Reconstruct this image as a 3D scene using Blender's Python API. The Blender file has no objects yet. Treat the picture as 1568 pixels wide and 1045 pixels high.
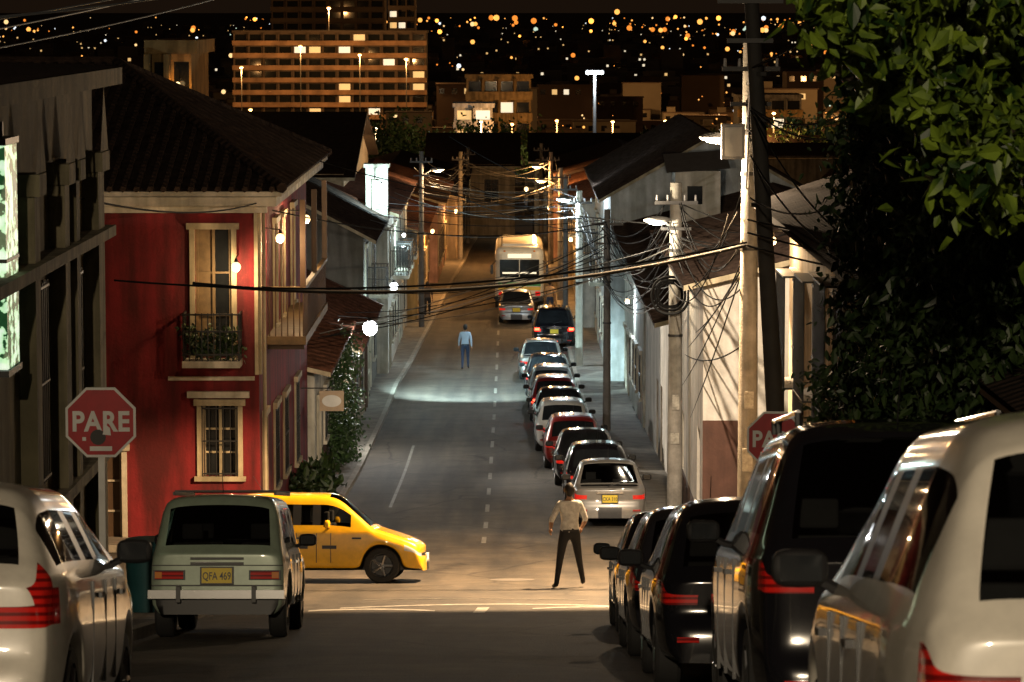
import bpy, math, random
import numpy as np
from mathutils import Vector, Matrix
random.seed(7); rng=np.random.default_rng(7)
S=bpy.context.scene
COL=S.collection
# ---------------------------------------------------------------- terrain profile
PY=[-80,-30,0,10,18,36.5,46,55,62,75,90,110,127,145,170,200,240,300,400,600,1000,3000,40000]
PZ=[9,2.6,-1.55,-2.9,-4.15,-7.1,-8.55,-9.8,-10.6,-11.85,-12.8,-13.6,-14,-14.1,-14.2,-14.8,-16.5,-19,-23,-32,-37,-38,-38]
_yy=np.arange(-80,420,1.0); _zz=np.interp(_yy,PY,PZ)
_k=np.ones(7)/7; _zs=np.convolve(np.pad(_zz,3,mode='edge'),_k,mode='valid')
def zr(y):
    return float(np.interp(y,_yy,_zs)) if y<400 else float(np.interp(y,PY,PZ))
def kL(y): return float(np.interp(y,[0,120,150,190,240],[-4.2,-4.2,-3.5,-2.7,-2.4]))
def kR(y): return float(np.interp(y,[0,70,95,125,150,190,240],[3.05,3.1,2.5,2.35,2.2,2.0,1.8]))
# ---------------------------------------------------------------- materials
MC={}
def mat(name,col,rough=.7,metal=0,var=.25,scale=3.0,bump=0.0,bscale=30,coat=0,emit=None,es=0,spec=.5,dirt=0,sample=False):
    if name in MC: return MC[name]
    m=bpy.data.materials.new(name); m.use_nodes=True; nt=m.node_tree; N=nt.nodes; Lk=nt.links
    b=N['Principled BSDF']
    b.inputs['Roughness'].default_value=rough; b.inputs['Metallic'].default_value=metal
    b.inputs['Specular IOR Level'].default_value=spec
    b.inputs['Coat Weight'].default_value=coat; b.inputs['Coat Roughness'].default_value=.04
    tc=N.new('ShaderNodeTexCoord')
    c=(*col,1)
    if var>0:
        n=N.new('ShaderNodeTexNoise'); n.inputs['Scale'].default_value=scale; n.inputs['Detail'].default_value=4; n.inputs['Roughness'].default_value=.65
        Lk.new(tc.outputs['Object'],n.inputs['Vector'])
        r=N.new('ShaderNodeValToRGB'); r.color_ramp.elements[0].position=.3; r.color_ramp.elements[1].position=.72
        r.color_ramp.elements[0].color=(*[x*(1-var) for x in col],1); r.color_ramp.elements[1].color=(*[min(1,x*(1+var*.6)) for x in col],1)
        Lk.new(n.outputs['Fac'],r.inputs['Fac']); out=r.outputs['Color']
        if dirt>0:
            mp=N.new('ShaderNodeMapping'); mp.inputs['Scale'].default_value=(1.6,1.6,.22)
            Lk.new(tc.outputs['Object'],mp.inputs['Vector'])
            n2=N.new('ShaderNodeTexNoise'); n2.inputs['Scale'].default_value=1.7; n2.inputs['Detail'].default_value=5
            Lk.new(mp.outputs['Vector'],n2.inputs['Vector'])
            r2=N.new('ShaderNodeValToRGB'); r2.color_ramp.elements[0].position=.4; r2.color_ramp.elements[1].position=.62
            r2.color_ramp.elements[0].color=(1-dirt,1-dirt,1-dirt*1.1 if dirt<.9 else 0,1); r2.color_ramp.elements[1].color=(1,1,1,1)
            Lk.new(n2.outputs['Fac'],r2.inputs['Fac'])
            mx=N.new('ShaderNodeMix'); mx.data_type='RGBA'; mx.blend_type='MULTIPLY'; mx.inputs[0].default_value=1
            Lk.new(out,mx.inputs[6]); Lk.new(r2.outputs['Color'],mx.inputs[7]); out=mx.outputs[2]
        Lk.new(out,b.inputs['Base Color'])
    else: b.inputs['Base Color'].default_value=c
    if bump>0:
        n3=N.new('ShaderNodeTexNoise'); n3.inputs['Scale'].default_value=bscale; n3.inputs['Detail'].default_value=4
        Lk.new(tc.outputs['Object'],n3.inputs['Vector'])
        bp=N.new('ShaderNodeBump'); bp.inputs['Strength'].default_value=bump; bp.inputs['Distance'].default_value=.03
        Lk.new(n3.outputs['Fac'],bp.inputs['Height']); Lk.new(bp.outputs['Normal'],b.inputs['Normal'])
    if emit:
        b.inputs['Emission Color'].default_value=(*emit,1); b.inputs['Emission Strength'].default_value=es
        if not sample: m.cycles.emission_sampling='NONE'
    MC[name]=m; return m
def tilemat(name,col,axis=0):
    m=mat(name,col,.9,var=.7,scale=5,spec=.2)
    nt=m.node_tree;N=nt.nodes;Lk=nt.links;b=N['Principled BSDF']
    tc=N.new('ShaderNodeTexCoord'); w=N.new('ShaderNodeTexWave'); w.bands_direction='Y' if axis==0 else 'X'
    w.inputs['Scale'].default_value=1.4; w.inputs['Distortion'].default_value=1.5; w.inputs['Detail Scale'].default_value=3
    Lk.new(tc.outputs['Object'],w.inputs[0])
    bp=N.new('ShaderNodeBump'); bp.inputs['Strength'].default_value=.7; bp.inputs['Distance'].default_value=.03
    Lk.new(w.outputs['Fac'],bp.inputs['Height']);Lk.new(bp.outputs['Normal'],b.inputs['Normal'])
    return m
def paint(name,col,metal=.0,rough=.32,spec=.5):
    if name in MC: return MC[name]
    m=mat(name,col,rough,metal,var=.14,scale=6,coat=1.0,spec=spec)
    nt=m.node_tree;N=nt.nodes;Lk=nt.links
    o=N['Material Output']; g=N.new('ShaderNodeNewGeometry'); d=N.new('ShaderNodeBsdfDiffuse'); d.inputs[0].default_value=(.012,.012,.012,1)
    mx=N.new('ShaderNodeMixShader'); Lk.new(g.outputs['Backfacing'],mx.inputs[0]); Lk.new(N['Principled BSDF'].outputs[0],mx.inputs[1]); Lk.new(d.outputs[0],mx.inputs[2]); Lk.new(mx.outputs[0],o.inputs[0])
    return m
def glassmat(name='car_glass',t=.42):
    m=bpy.data.materials.new(name); m.use_nodes=True; nt=m.node_tree;N=nt.nodes;Lk=nt.links
    N.remove(N['Principled BSDF']); o=N['Material Output']
    tr=N.new('ShaderNodeBsdfTransparent'); tr.inputs[0].default_value=(t,t*1.03,t,1)
    gl=N.new('ShaderNodeBsdfGlossy'); gl.inputs['Roughness'].default_value=.03
    fr=N.new('ShaderNodeFresnel'); fr.inputs[0].default_value=1.6
    mx=N.new('ShaderNodeMixShader'); Lk.new(fr.outputs[0],mx.inputs[0]);Lk.new(tr.outputs[0],mx.inputs[1]);Lk.new(gl.outputs[0],mx.inputs[2]);Lk.new(mx.outputs[0],o.inputs[0])
    return m
GLASS=glassmat(); 
BLK=mat('black_plastic',(.012,.012,.013),.45); RUB=mat('tyre_rubber',(.018,.018,.018),.8)
RIM=mat('alloy_rim',(.35,.36,.38),.3,.9,var=.1); CHR=mat('chrome',(.7,.7,.7),.15,1,var=.05); GALV=mat('galvanised_steel',(.3,.3,.3),.5,.6,var=.2)
def lampmat(name,es):
    m=mat(name,(.40,.008,.006),.12,coat=1,emit=(1,.03,.015),es=es,var=.35,scale=14)
    nt=m.node_tree;N=nt.nodes;tc=N.new('ShaderNodeTexCoord');w=N.new('ShaderNodeTexWave');w.bands_direction='Z';w.inputs['Scale'].default_value=7
    nt.links.new(tc.outputs['Object'],w.inputs[0]);r=N.new('ShaderNodeValToRGB');e_=r.color_ramp.elements;e_[0].position=.25;e_[0].color=(.10,.003,.003,1);e_[1].position=.5;e_[1].color=(.5,.012,.008,1)
    nt.links.new(w.outputs['Fac'],r.inputs[0]);nt.links.new(r.outputs[0],N['Principled BSDF'].inputs['Base Color']);return m
TLR=lampmat('tail_lamp_red',.02); TLF=lampmat('tail_lamp_glow',.45)  # unlit lenses; emission stands in for reflected light, stronger on the far row
TLO=mat('lamp_amber',(.7,.22,.02),.15,coat=1,var=.1); HLW=mat('lamp_clear',(.6,.62,.65),.1,coat=1,var=.1)
BRK=mat('brake_lamp_lit',(.5,.01,.01),.2,emit=(1,.05,.02),es=14,var=0)
PLY=mat('plate_yellow',(.75,.55,.03),.5,var=.1); PLW=mat('plate_white',(.7,.7,.7),.5,var=.1)
SEAT=mat('seat_fabric',(.05,.05,.055),.9)
DARKGL=mat('window_dark',(.012,.014,.016),.08,spec=.6,var=.3)
IRON=mat('iron_black',(.015,.014,.013),.5); WHT=mat('trim_white',(.62,.57,.47),.7,bump=.1,dirt=.4); CREAM=mat('trim_cream',(.50,.42,.28),.7,bump=.1,dirt=.45)
WOOD=mat('wood_dark',(.07,.04,.02),.6); WOODW=mat('wood_window',(.15,.10,.045),.6,var=.4)
TILE=tilemat('clay_tile',(.11,.045,.026)); TILED=tilemat('old_tile_dark',(.04,.026,.02)); TILEX=tilemat('old_tile_dark_x',(.04,.026,.02),1)
CONC=mat('concrete',(.30,.28,.25),.85,bump=.3,var=.4,dirt=.45); CONCD=mat('concrete_dark',(.12,.11,.10),.85)
CBL=mat('cable_rubber',(.007,.007,.007),.9,var=.1,spec=.2)
# ---------------------------------------------------------------- mesh builder
class MB:
    def __init__(s): s.v=[];s.f=[];s.m=[];s.mats=[]
    def mi(s,m):
        if m not in s.mats: s.mats.append(m)
        return s.mats.index(m)
    def poly(s,pts,m):
        i=len(s.v); s.v+= [tuple(p) for p in pts]; s.f.append(tuple(range(i,i+len(pts)))); s.m.append(s.mi(m))
    def box(s,x0,x1,y0,y1,z0,z1,m):
        if x0>x1:x0,x1=x1,x0
        if y0>y1:y0,y1=y1,y0
        if z0>z1:z0,z1=z1,z0
        i=len(s.v); s.v+=[(x0,y0,z0),(x1,y0,z0),(x1,y1,z0),(x0,y1,z0),(x0,y0,z1),(x1,y0,z1),(x1,y1,z1),(x0,y1,z1)]
        for q in ((0,3,2,1),(4,5,6,7),(0,1,5,4),(1,2,6,5),(2,3,7,6),(3,0,4,7)): s.f.append(tuple(i+k for k in q)); s.m.append(s.mi(m))
    def cyl(s,p0,p1,r0,r1,m,n=10,cap=True):
        p0=Vector(p0);p1=Vector(p1);d=(p1-p0).normalized(); a=d.orthogonal().normalized(); b=d.cross(a); i=len(s.v); mi=s.mi(m)
        for p,r in((p0,r0),(p1,r1)):
            for k in range(n):
                t=2*math.pi*k/n; s.v.append(tuple(p+a*(r*math.cos(t))+b*(r*math.sin(t))))
        for k in range(n): s.f.append((i+k,i+(k+1)%n,i+n+(k+1)%n,i+n+k)); s.m.append(mi)
        if cap:
            s.f.append(tuple(i+k for k in range(n))[::-1]); s.m.append(mi); s.f.append(tuple(i+n+k for k in range(n))); s.m.append(mi)
    def sph(s,c,r,m,nu=12,nv=8,fn=None):
        i=len(s.v); mi=s.mi(m)
        for a in range(nv+1):
            for b in range(nu):
                th=math.pi*a/nv; ph=2*math.pi*b/nu
                p=Vector((math.sin(th)*math.cos(ph)*r[0],math.sin(th)*math.sin(ph)*r[1],math.cos(th)*r[2]))
                if fn:p=fn(p)
                s.v.append(tuple(p+Vector(c)))
        for a in range(nv):
            for b in range(nu):
                s.f.append((i+a*nu+b,i+(a+1)*nu+b,i+(a+1)*nu+(b+1)%nu,i+a*nu+(b+1)%nu)); s.m.append(mi)
    def lathe(s,c,axis,prof,m,n=20):
        c=Vector(c);d=Vector(axis).normalized();a=d.orthogonal().normalized();b=d.cross(a);i=len(s.v);mi=s.mi(m)
        for o,r in prof:
            for k in range(n):
                t=2*math.pi*k/n; s.v.append(tuple(c+d*o+a*(r*math.cos(t))+b*(r*math.sin(t))))
        for j in range(len(prof)-1):
            for k in range(n): s.f.append((i+j*n+k,i+j*n+(k+1)%n,i+(j+1)*n+(k+1)%n,i+(j+1)*n+k)); s.m.append(mi)
    def obj(s,name,parent=None,smooth=False,bevel=0,ang=35,seg=2):
        me=bpy.data.meshes.new(name); me.from_pydata(s.v,[],s.f)
        for m in s.mats: me.materials.append(m)
        me.polygons.foreach_set('material_index',s.m)
        if smooth:
            me.polygons.foreach_set('use_smooth',[True]*len(s.f))
            me.update(); me.set_sharp_from_angle(angle=math.radians(ang))
        me.update(); o=bpy.data.objects.new(name,me); COL.objects.link(o)
        if bevel:
            bm=o.modifiers.new('b','BEVEL'); bm.width=bevel; bm.segments=seg; bm.limit_method='ANGLE'
        if parent: o.parent=parent
        return o
def empty(name,M=None):
    e=bpy.data.objects.new(name,None); COL.objects.link(e); e.empty_display_size=.3
    if M is not None: e.matrix_world=M
    return e
def lightobj(name,kind,loc,power,col,parent=None,radius=.08,aim=None,cone=None,blend=.3):
    l=bpy.data.lights.new(name,kind); l.energy=power; l.color=col; l.shadow_soft_size=radius
    if kind=='SPOT': l.spot_size=math.radians(cone); l.spot_blend=blend
    o=bpy.data.objects.new(name,l); COL.objects.link(o); o.location=loc
    if aim is not None: o.rotation_euler=(Vector(aim)-Vector(loc)).to_track_quat('-Z','Y').to_euler()
    if parent: o.parent=parent
    return o
# ---------------------------------------------------------------- ground, road, pavement
def asphaltmat():
    m=mat('asphalt',(.078,.068,.056),.78,var=.4,scale=.9,bump=.6,bscale=38)
    nt=m.node_tree;N=nt.nodes;Lk=nt.links;b=N['Principled BSDF']
    src=b.inputs['Base Color'].links[0].from_socket
    tc=N.new('ShaderNodeTexCoord'); mp=N.new('ShaderNodeMapping'); mp.inputs['Scale'].default_value=(1.2,.05,1)
    n=N.new('ShaderNodeTexNoise'); n.inputs['Scale'].default_value=1.5; n.inputs['Detail'].default_value=5
    Lk.new(tc.outputs['Object'],mp.inputs[0]);Lk.new(mp.outputs[0],n.inputs[0])
    r=N.new('ShaderNodeValToRGB'); r.color_ramp.elements[0].position=.35;r.color_ramp.elements[1].position=.65
    r.color_ramp.elements[0].color=(.5,.5,.5,1); r.color_ramp.elements[1].color=(1.2,1.15,1.08,1)
    Lk.new(n.outputs[0],r.inputs[0]); mx=N.new('ShaderNodeMix'); mx.data_type='RGBA'; mx.blend_type='MULTIPLY'; mx.inputs[0].default_value=1
    Lk.new(src,mx.inputs[6]);Lk.new(r.outputs[0],mx.inputs[7])
    v=N.new('ShaderNodeTexVoronoi'); v.feature='DISTANCE_TO_EDGE'; v.inputs['Scale'].default_value=.3
    nv=N.new('ShaderNodeTexNoise'); nv.inputs['Scale'].default_value=1.2; nv.inputs['Detail'].default_value=5
    mxv=N.new('ShaderNodeMix'); mxv.data_type='VECTOR'; mxv.inputs[0].default_value=.25
    Lk.new(tc.outputs['Object'],nv.inputs[0]); Lk.new(tc.outputs['Object'],mxv.inputs[4]); Lk.new(nv.outputs['Color'],mxv.inputs[5]); Lk.new(mxv.outputs[1],v.inputs[0])
    rc=N.new('ShaderNodeValToRGB'); rc.color_ramp.elements[0].position=0;rc.color_ramp.elements[1].position=.012
    rc.color_ramp.elements[0].color=(.35,.35,.35,1); rc.color_ramp.elements[1].color=(1,1,1,1); Lk.new(v.outputs[0],rc.inputs[0])
    mx2=N.new('ShaderNodeMix'); mx2.data_type='RGBA'; mx2.blend_type='MULTIPLY'; mx2.inputs[0].default_value=1
    Lk.new(mx.outputs[2],mx2.inputs[6]);Lk.new(rc.outputs[0],mx2.inputs[7]);Lk.new(mx2.outputs[2],b.inputs['Base Color'])
    return m
ASPH=asphaltmat()
PAVE=mat('pavement_concrete',(.20,.18,.15),.85,var=.4,scale=2,bump=.4); KERB=mat('kerb_concrete',(.32,.29,.24),.85,var=.4,scale=4,bump=.3)
DIRT=mat('ground_earth',(.045,.04,.03),.95,var=.5,scale=.3)
g=MB(); ys=list(range(-80,400,4))+[400,500,600,800,1000,1500,2500,5000,10000,20000,40000]
xs=[-30000,-6000,-1500,-400,-120,-40,-14,14,40,120,400,1500,6000,30000]
for a,b in zip(ys[:-1],ys[1:]):
    for c,d in zip(xs[:-1],xs[1:]):
        g.poly([(c,a,zr(a)-.05),(d,a,zr(a)-.05),(d,b,zr(b)-.05),(c,b,zr(b)-.05)],DIRT)
g.obj('ground',smooth=True)
r=MB()
def strip(mb,y0,y1,fx0,fx1,dz,m,step=1.5):
    n=max(1,int((y1-y0)/step)); Y=np.linspace(y0,y1,n+1)
    for a,b in zip(Y[:-1],Y[1:]): mb.poly([(fx0(a),a,zr(a)+dz),(fx1(a),a,zr(a)+dz),(fx1(b),b,zr(b)+dz),(fx0(b),b,zr(b)+dz)],m)
strip(r,-60,250,kL,kR,0,ASPH)
strip(r,47,65,lambda y:-60,kL,0,ASPH); strip(r,56,68.5,kR,lambda y:60,0,ASPH)
r.obj('road',smooth=True)
p=MB()
def walk(y0,y1,fi,fo,sgn):
    strip(p,y0,y1,(lambda y:fi(y)+.15) if sgn>0 else fo,fo if sgn>0 else (lambda y:fi(y)-.15),.13,PAVE)
    strip(p,y0,y1,fi if sgn>0 else (lambda y:fi(y)-.15),(lambda y:fi(y)+.15) if sgn>0 else fi,.135,KERB)
    Y=np.arange(y0,y1,1.5)
    Y=np.append(Y,y1)
    for a,b in zip(Y[:-1],Y[1:]): p.poly([(fi(a),a,zr(a)-.02),(fi(b),b,zr(b)-.02),(fi(b),b,zr(b)+.135),(fi(a),a,zr(a)+.135)],KERB)
    for y in np.arange(max(y0,30)+1,min(y1,150),2.2):
        x0_,x1_=sorted((fi(y)+sgn*.16,fi(y)+sgn*1.5)); p.poly([(x0_,y,zr(y)+.134),(x1_,y,zr(y)+.134),(x1_,y+.05,zr(y+.05)+.134),(x0_,y+.05,zr(y+.05)+.134)],CONCD)
walk(-60,46.5,kL,lambda y:-8,-1); walk(65.5,250,kL,lambda y:-9,-1)
walk(-60,55.5,kR,lambda y:8,1); walk(69,250,kR,lambda y:9,1)
for (a,b,y) in((-8,kL(46),46.5),(-9,kL(66),65.5),(kR(55),8,55.5),(kR(69),9,69)):
    p.poly([(a,y,zr(y)-.02),(b,y,zr(y)-.02),(b,y,zr(y)+.135),(a,y,zr(y)+.135)],KERB)
p.obj('pavement')
MK=mat('road_paint_worn',(.66,.64,.58),.7,var=.75,scale=5)
MKF=mat('road_paint_faded',(.22,.21,.18),.7,var=.7,scale=7)
k=MB()
y=68
while y<170:
    strip(k,y,y+2.0,lambda t:-.65,lambda t:-.55,.004,MKF,.7); y+=4.9
strip(k,79,98,lambda t:-3.02,lambda t:-2.94,.004,MKF)
def arc(y0,bow,w,x0,x1,m):
    X=np.linspace(x0,x1,28)
    f=lambda x:y0+bow*(1-((x-(x0+x1)/2)/((x1-x0)/2))**2)
    for a,b in zip(X[:-1],X[1:]): k.poly([(a,f(a),zr(f(a))+.005),(b,f(b),zr(f(b))+.005),(b,f(b)+w,zr(f(b)+w)+.005),(a,f(a)+w,zr(f(a)+w)+.005)],m)
arc(46.7,1.5,.32,-2.5,2.2,MK); arc(45.7,.6,.42,-2.9,-1.1,MK); arc(46.6,.6,.34,.3,2.2,MK); arc(49.8,.5,.14,-2.3,1.2,MKF)
k.poly([(-.55,45.2,zr(45.2)+.006),(-.38,45.2,zr(45.2)+.006),(-.33,47.2,zr(47.2)+.006),(-.5,47.2,zr(47.2)+.006)],MK)
k.obj('road_markings')
mh=MB(); c=Vector((0.0,57,zr(57)+.006)); sl=(zr(58)-zr(56))/2
mh.poly([(c.x+.4*math.cos(t*.2618),c.y+.4*math.sin(t*.2618),c.z+sl*.4*math.sin(t*.2618)) for t in range(24)],CONCD); mh.obj('manhole_cover')
# ---------------------------------------------------------------- facades
def facade(P,axis,const,s0,s1,z0,z1,ops,wall,sign,depth=.18,lowmat=None,lowz=None):
    W=P['walls'];Wi=P['windows']
    def pt(s,z,off=0):
        return (s,const+sign*off,z) if axis=='x' else (const+sign*off,s,z)
    def bx(mb,sa,sb,za,zb,o0,o1,m):
        if axis=='x': mb.box(sa,sb,const+sign*o0,const+sign*o1,za,zb,m)
        else: mb.box(const+sign*o0,const+sign*o1,sa,sb,za,zb,m)
    cs=sorted({s0,s1}|{v for o in ops for v in o[:2]}); cz=sorted({z0,z1}|{v for o in ops for v in o[2:4]}|({lowz} if lowz else set()))
    for a,b in zip(cs[:-1],cs[1:]):
        for c,d in zip(cz[:-1],cz[1:]):
            ms,mz=(a+b)/2,(c+d)/2
            if any(o[0]<ms<o[1] and o[2]<mz<o[3] for o in ops): continue
            W.poly([pt(a,c),pt(b,c),pt(b,d),pt(a,d)],lowmat if (lowz and mz<lowz) else wall)
    for o in ops:
        a,b,c,d,kd=o[:5]
        W.poly([pt(a,c),pt(a,d),pt(a,d,-depth),pt(a,c,-depth)],wall);W.poly([pt(b,c),pt(b,d),pt(b,d,-depth),pt(b,c,-depth)],wall)
        W.poly([pt(a,d),pt(b,d),pt(b,d,-depth),pt(a,d,-depth)],wall);W.poly([pt(a,c),pt(b,c),pt(b,c,-depth),pt(a,c,-depth)],wall)
        tr=o[5] if len(o)>5 else None
        gm=DARKGL
        if 'lit' in kd: gm=LIT
        if 'door' in kd: gm=WOOD
        if 'wood' in kd: gm=WOODW
        if 'half' in kd:
            q=a+(b-a)*.45
            Wi.poly([pt(a,c,-depth+.03),pt(q,c,-depth+.03),pt(q,d,-depth+.03),pt(a,d,-depth+.03)],WOODW)
            Wi.poly([pt(q,c,-depth+.03),pt(b,c,-depth+.03),pt(b,d,-depth+.03),pt(q,d,-depth+.03)],DARKGL)
        else: Wi.poly([pt(a,c,-depth+.03),pt(b,c,-depth+.03),pt(b,d,-depth+.03),pt(a,d,-depth+.03)],gm)
        mm=WOODW if 'wood' in kd or 'half' in kd else (tr or WOOD)
        bx(Wi,(a+b)/2-.03,(a+b)/2+.03,c,d,-depth+.035,-depth+.08,mm)
        for q in (.33,.66): bx(Wi,a,b,c+(d-c)*q-.02,c+(d-c)*q+.02,-depth+.036,-depth+.07,mm)
        bx(Wi,a,a+.06,c,d,-depth+.034,-depth+.09,mm);bx(Wi,b-.06,b,c,d,-depth+.034,-depth+.09,mm)
        if tr:
            t=.11
            bx(Wi,a-t,a,c,d,0.002,.05,tr);bx(Wi,b,b+t,c,d,0.002,.05,tr);bx(Wi,a-t-.06,b+t+.06,d,d+.13,0.002,.1,tr)
            if 'door' not in kd: bx(Wi,a-t-.06,b+t+.06,c-.1,c,0.002,.1,tr)
        if 'bars' in kd:
            n=max(3,int((b-a)/.13))
            for q in range(n+1):
                s=a+(b-a)*q/n; bx(Wi,s-.011,s+.011,c,d,.03,.052,IRON)
            for zz in (c+.06,(c+d)/2,d-.06): bx(Wi,a,b,zz-.015,zz+.015,.052,.07,IRON)
        if 'balc' in kd:
            Pb=P['balcony']; e=.3 if len(o)<7 else o[6]; dp=.7
            bx(Pb,a-e,b+e,c-.14,c,.003,dp,WHT if tr else CREAM)
            n=int((b-a+2*e)/.12)
            for q in range(n+1):
                s=a-e+.03+(b-a+2*e-.06)*q/n; bx(Pb,s-.012,s+.012,c,c+1.0,dp-.06,dp-.036,IRON)
            for zz in (c+.12,c+.95,c+.6): bx(Pb,a-e,b+e,zz,zz+.035,dp-.075,dp-.02,IRON)
            for q in range(6):
                off=.05+q*.11
                for s in (a-e+.02,b+e-.02): bx(Pb,s-.012,s+.012,c,c+.95,off,off+.024,IRON)
            for s in (a-e+.02,b+e-.02): bx(Pb,s-.016,s+.016,c+.95,c+.99,.0,dp-.08,IRON)
def newP(): 
    return {k:MB() for k in ('walls','windows','roof','balcony','trim')}
def finish(name,P):
    e=empty(name)
    for k_,mb in P.items():
        if mb.f: mb.obj(k_,e)
    return e
LIT=mat('window_lit',(.6,.5,.3),.5,emit=(1,.6,.22),es=.8,var=.1)
def roof_gable(P,x0,x1,y0,y1,ze,zt,m,ridge='y',ov=.45,wall=None):
    R=P['roof'];th=.12
    if ridge=='y':
        xm=(x0+x1)/2
        for (xa,s) in((x0,-1),(x1,1)):
            dx=ov*(zt-ze)/(abs(x1-x0)/2)
            A=[(xa+s*ov,y0-ov,ze-dx),(xa+s*ov,y1+ov,ze-dx),(xm,y1+ov,zt),(xm,y0-ov,zt)]
            R.poly(A,m); R.poly([(q[0],q[1],q[2]-th) for q in A],WOOD)
            R.poly([A[0],A[1],(A[1][0],A[1][1],A[1][2]-th),(A[0][0],A[0][1],A[0][2]-th)],m)
            R.poly([A[0],A[3],(A[3][0],A[3][1],A[3][2]-th),(A[0][0],A[0][1],A[0][2]-th)],CREAM)
            y=y0-ov+.15
            xs_=min(abs(xm-xa),5.5)
            while y<y1+ov and y1<170:
                jx=random.uniform(-.02,.02)
                p0=Vector((xa+s*(ov+.03),y,ze-dx+.02)); p1=Vector((xa-s*xs_,y+jx,ze+(zt-ze)*xs_/abs(xm-xa)+.02)); R.cyl(p0,p1,.07,.07,m,5,True); y+=.3
        for yy in(y0,y1): P['walls'].poly([(x0,yy,ze),(x1,yy,ze),(xm,yy,zt-.1)],wall)
    else:
        ym=(y0+y1)/2
        for (ya,s) in((y0,-1),(y1,1)):
            A=[(x0-ov,ya+s*ov,ze-.12),(x1+ov,ya+s*ov,ze-.12),(x1+ov,ym,zt),(x0-ov,ym,zt)]
            R.poly(A,m); R.poly([(q[0],q[1],q[2]-th) for q in A],WOOD)
            R.poly([A[0],A[1],(A[1][0],A[1][1],A[1][2]-th),(A[0][0],A[0][1],A[0][2]-th)],CREAM)
            for (i,j) in((1,2),(0,3)): R.poly([A[i],A[j],(A[j][0],A[j][1],A[j][2]-th),(A[i][0],A[i][1],A[i][2]-th)],m)
        for xx in(x0,x1): P['walls'].poly([(xx,y0,ze),(xx,y1,ze),(xx,ym,zt-.1)],wall)
def house(name,x0,x1,y0,y1,ze,zt,wall,rm,side,ridge='y',win='bars',trim=None,low=None,frontops=(),seed=0,upper=True,frontwall=None,plain=False):
    rd=random.Random(seed); P=newP(); zb=min(zr(y0),zr(y1))-.6
    xf=x1 if side=='L' else x0; sg=1 if side=='L' else -1; xb=x0 if side=='L' else x1
    ops=[]; y=y0+1.0
    while y+1.6<y1:
        zg=zr(y+.5)+.13
        dr=rd.random()<.35
        if plain and rd.random()<.6: y+=3.5; continue
        if dr: ops.append((y,y+1.1,zg,zg+2.2,'door',trim))
        else: ops.append((y,y+1.1,zg+.9,zg+2.3,win,trim))
        if upper and ze-zg>5.3: ops.append((y,y+1.1,zg+3.5,zg+5.3,'balc' if rd.random()<.5 else win,trim) if True else None)
        y+=2.3+rd.random()*1.2
    lz=(zr((y0+y1)/2)+1.0) if low else None
    facade(P,'y',xf,y0,y1,zb,ze,ops,wall,sg,lowmat=low,lowz=lz)
    facade(P,'x',y0,x0,x1,zb,ze,list(frontops),frontwall or wall,-1,lowmat=low,lowz=(lz+2.2 if plain and low else lz))
    P['walls'].poly([(x0,y1,zb),(x1,y1,zb),(x1,y1,ze),(x0,y1,ze)],wall); P['walls'].poly([(xb,y0,zb),(xb,y1,zb),(xb,y1,ze),(xb,y0,ze)],wall)
    roof_gable(P,x0,x1,y0,y1,ze,zt,rm,ridge,wall=frontwall or wall)
    return finish(name,P)
pl=lambda n,c,d=.35: mat(n,c,.85,var=.3,scale=1.5,bump=.25,bscale=18,dirt=d)
RED=pl('plaster_red',(.20,.009,.013),.6); OLV=pl('plaster_olive',(.23,.20,.125),.6); WPL=pl('plaster_white',(.64,.61,.54),.4); WPC=pl('plaster_whitewash',(.64,.60,.54),.3); CPL=pl('plaster_cream',(.50,.39,.26),.45)
BPL=pl('plaster_bluewhite',(.60,.63,.64),.35); YPL=pl('plaster_ochre',(.42,.27,.10),.45); BRN=pl('plaster_brown',(.10,.045,.03),.4); PNK=pl('plaster_pink',(.45,.27,.22),.4); GPL=pl('plaster_grey',(.2,.19,.17),.45)
# --- red corner house
P=newP(); zb=-12.6; ze=-3.95
facade(P,'x',68,-20,-5.3,zb,ze,[(-6.62,-5.86,-7.25,-4.55,'balc half',CREAM,.22),(-6.5,-5.76,-9.75,-8.25,'bars',CREAM),(-8.95,-8.2,-11.15,-9.2,'door',WHT),(-9.9,-9.1,-7.25,-4.7,'balc wood',CREAM,.3),(-12.5,-11.6,-7.25,-4.7,'balc wood',CREAM,.3)],RED,-1)
facade(P,'y',-5.3,68,84,zb,ze,[(68.9,69.7,-11.1,-8.6,'door',CREAM),(72.2,73.1,-7.0,-4.7,'half',CREAM),(74.6,75.5,-7.0,-4.7,'half',CREAM),(78.0,79.0,-7.0,-4.7,'lit wood',CREAM),(72,73.2,-10.6,-8.8,'bars',CREAM),(75,76.2,-10.7,-8.9,'bars',CREAM),(79,80.2,-11,-9,'bars',CREAM)],RED,1)
P['walls'].poly([(-20,84,zb),(-5.3,84,zb),(-5.3,84,ze),(-20,84,ze)],WPL)
R=P['roof']; o=.55; zv=-3.72
A=Vector((-20,68-o,zv));B=Vector((-5.3+o,68-o,zv));C=Vector((-5.3+o,84+o,zv));D=Vector((-20,84+o,zv));E1=Vector((-9.2,76,-1.25));E2=Vector((-20,76,-1.25))
R.poly([A,B,E1,E2],TILEX);R.poly([B,C,E1],TILED);R.poly([C,D,E2,E1],TILEX)
x=-19.8
while x<-4.8:
    yt=76 if x<-9.2 else 68-o+(76-68+o)*((-5.3+o)-x)/((-5.3+o)+9.2); zt_=zv+(E1.z-zv)*(yt-(68-o))/(8+o); R.cyl((x,68-o-.03,zv+.03),(x,yt,zt_+.03),.07,.07,TILED,5); x+=.28
y=68-o+.2
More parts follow.
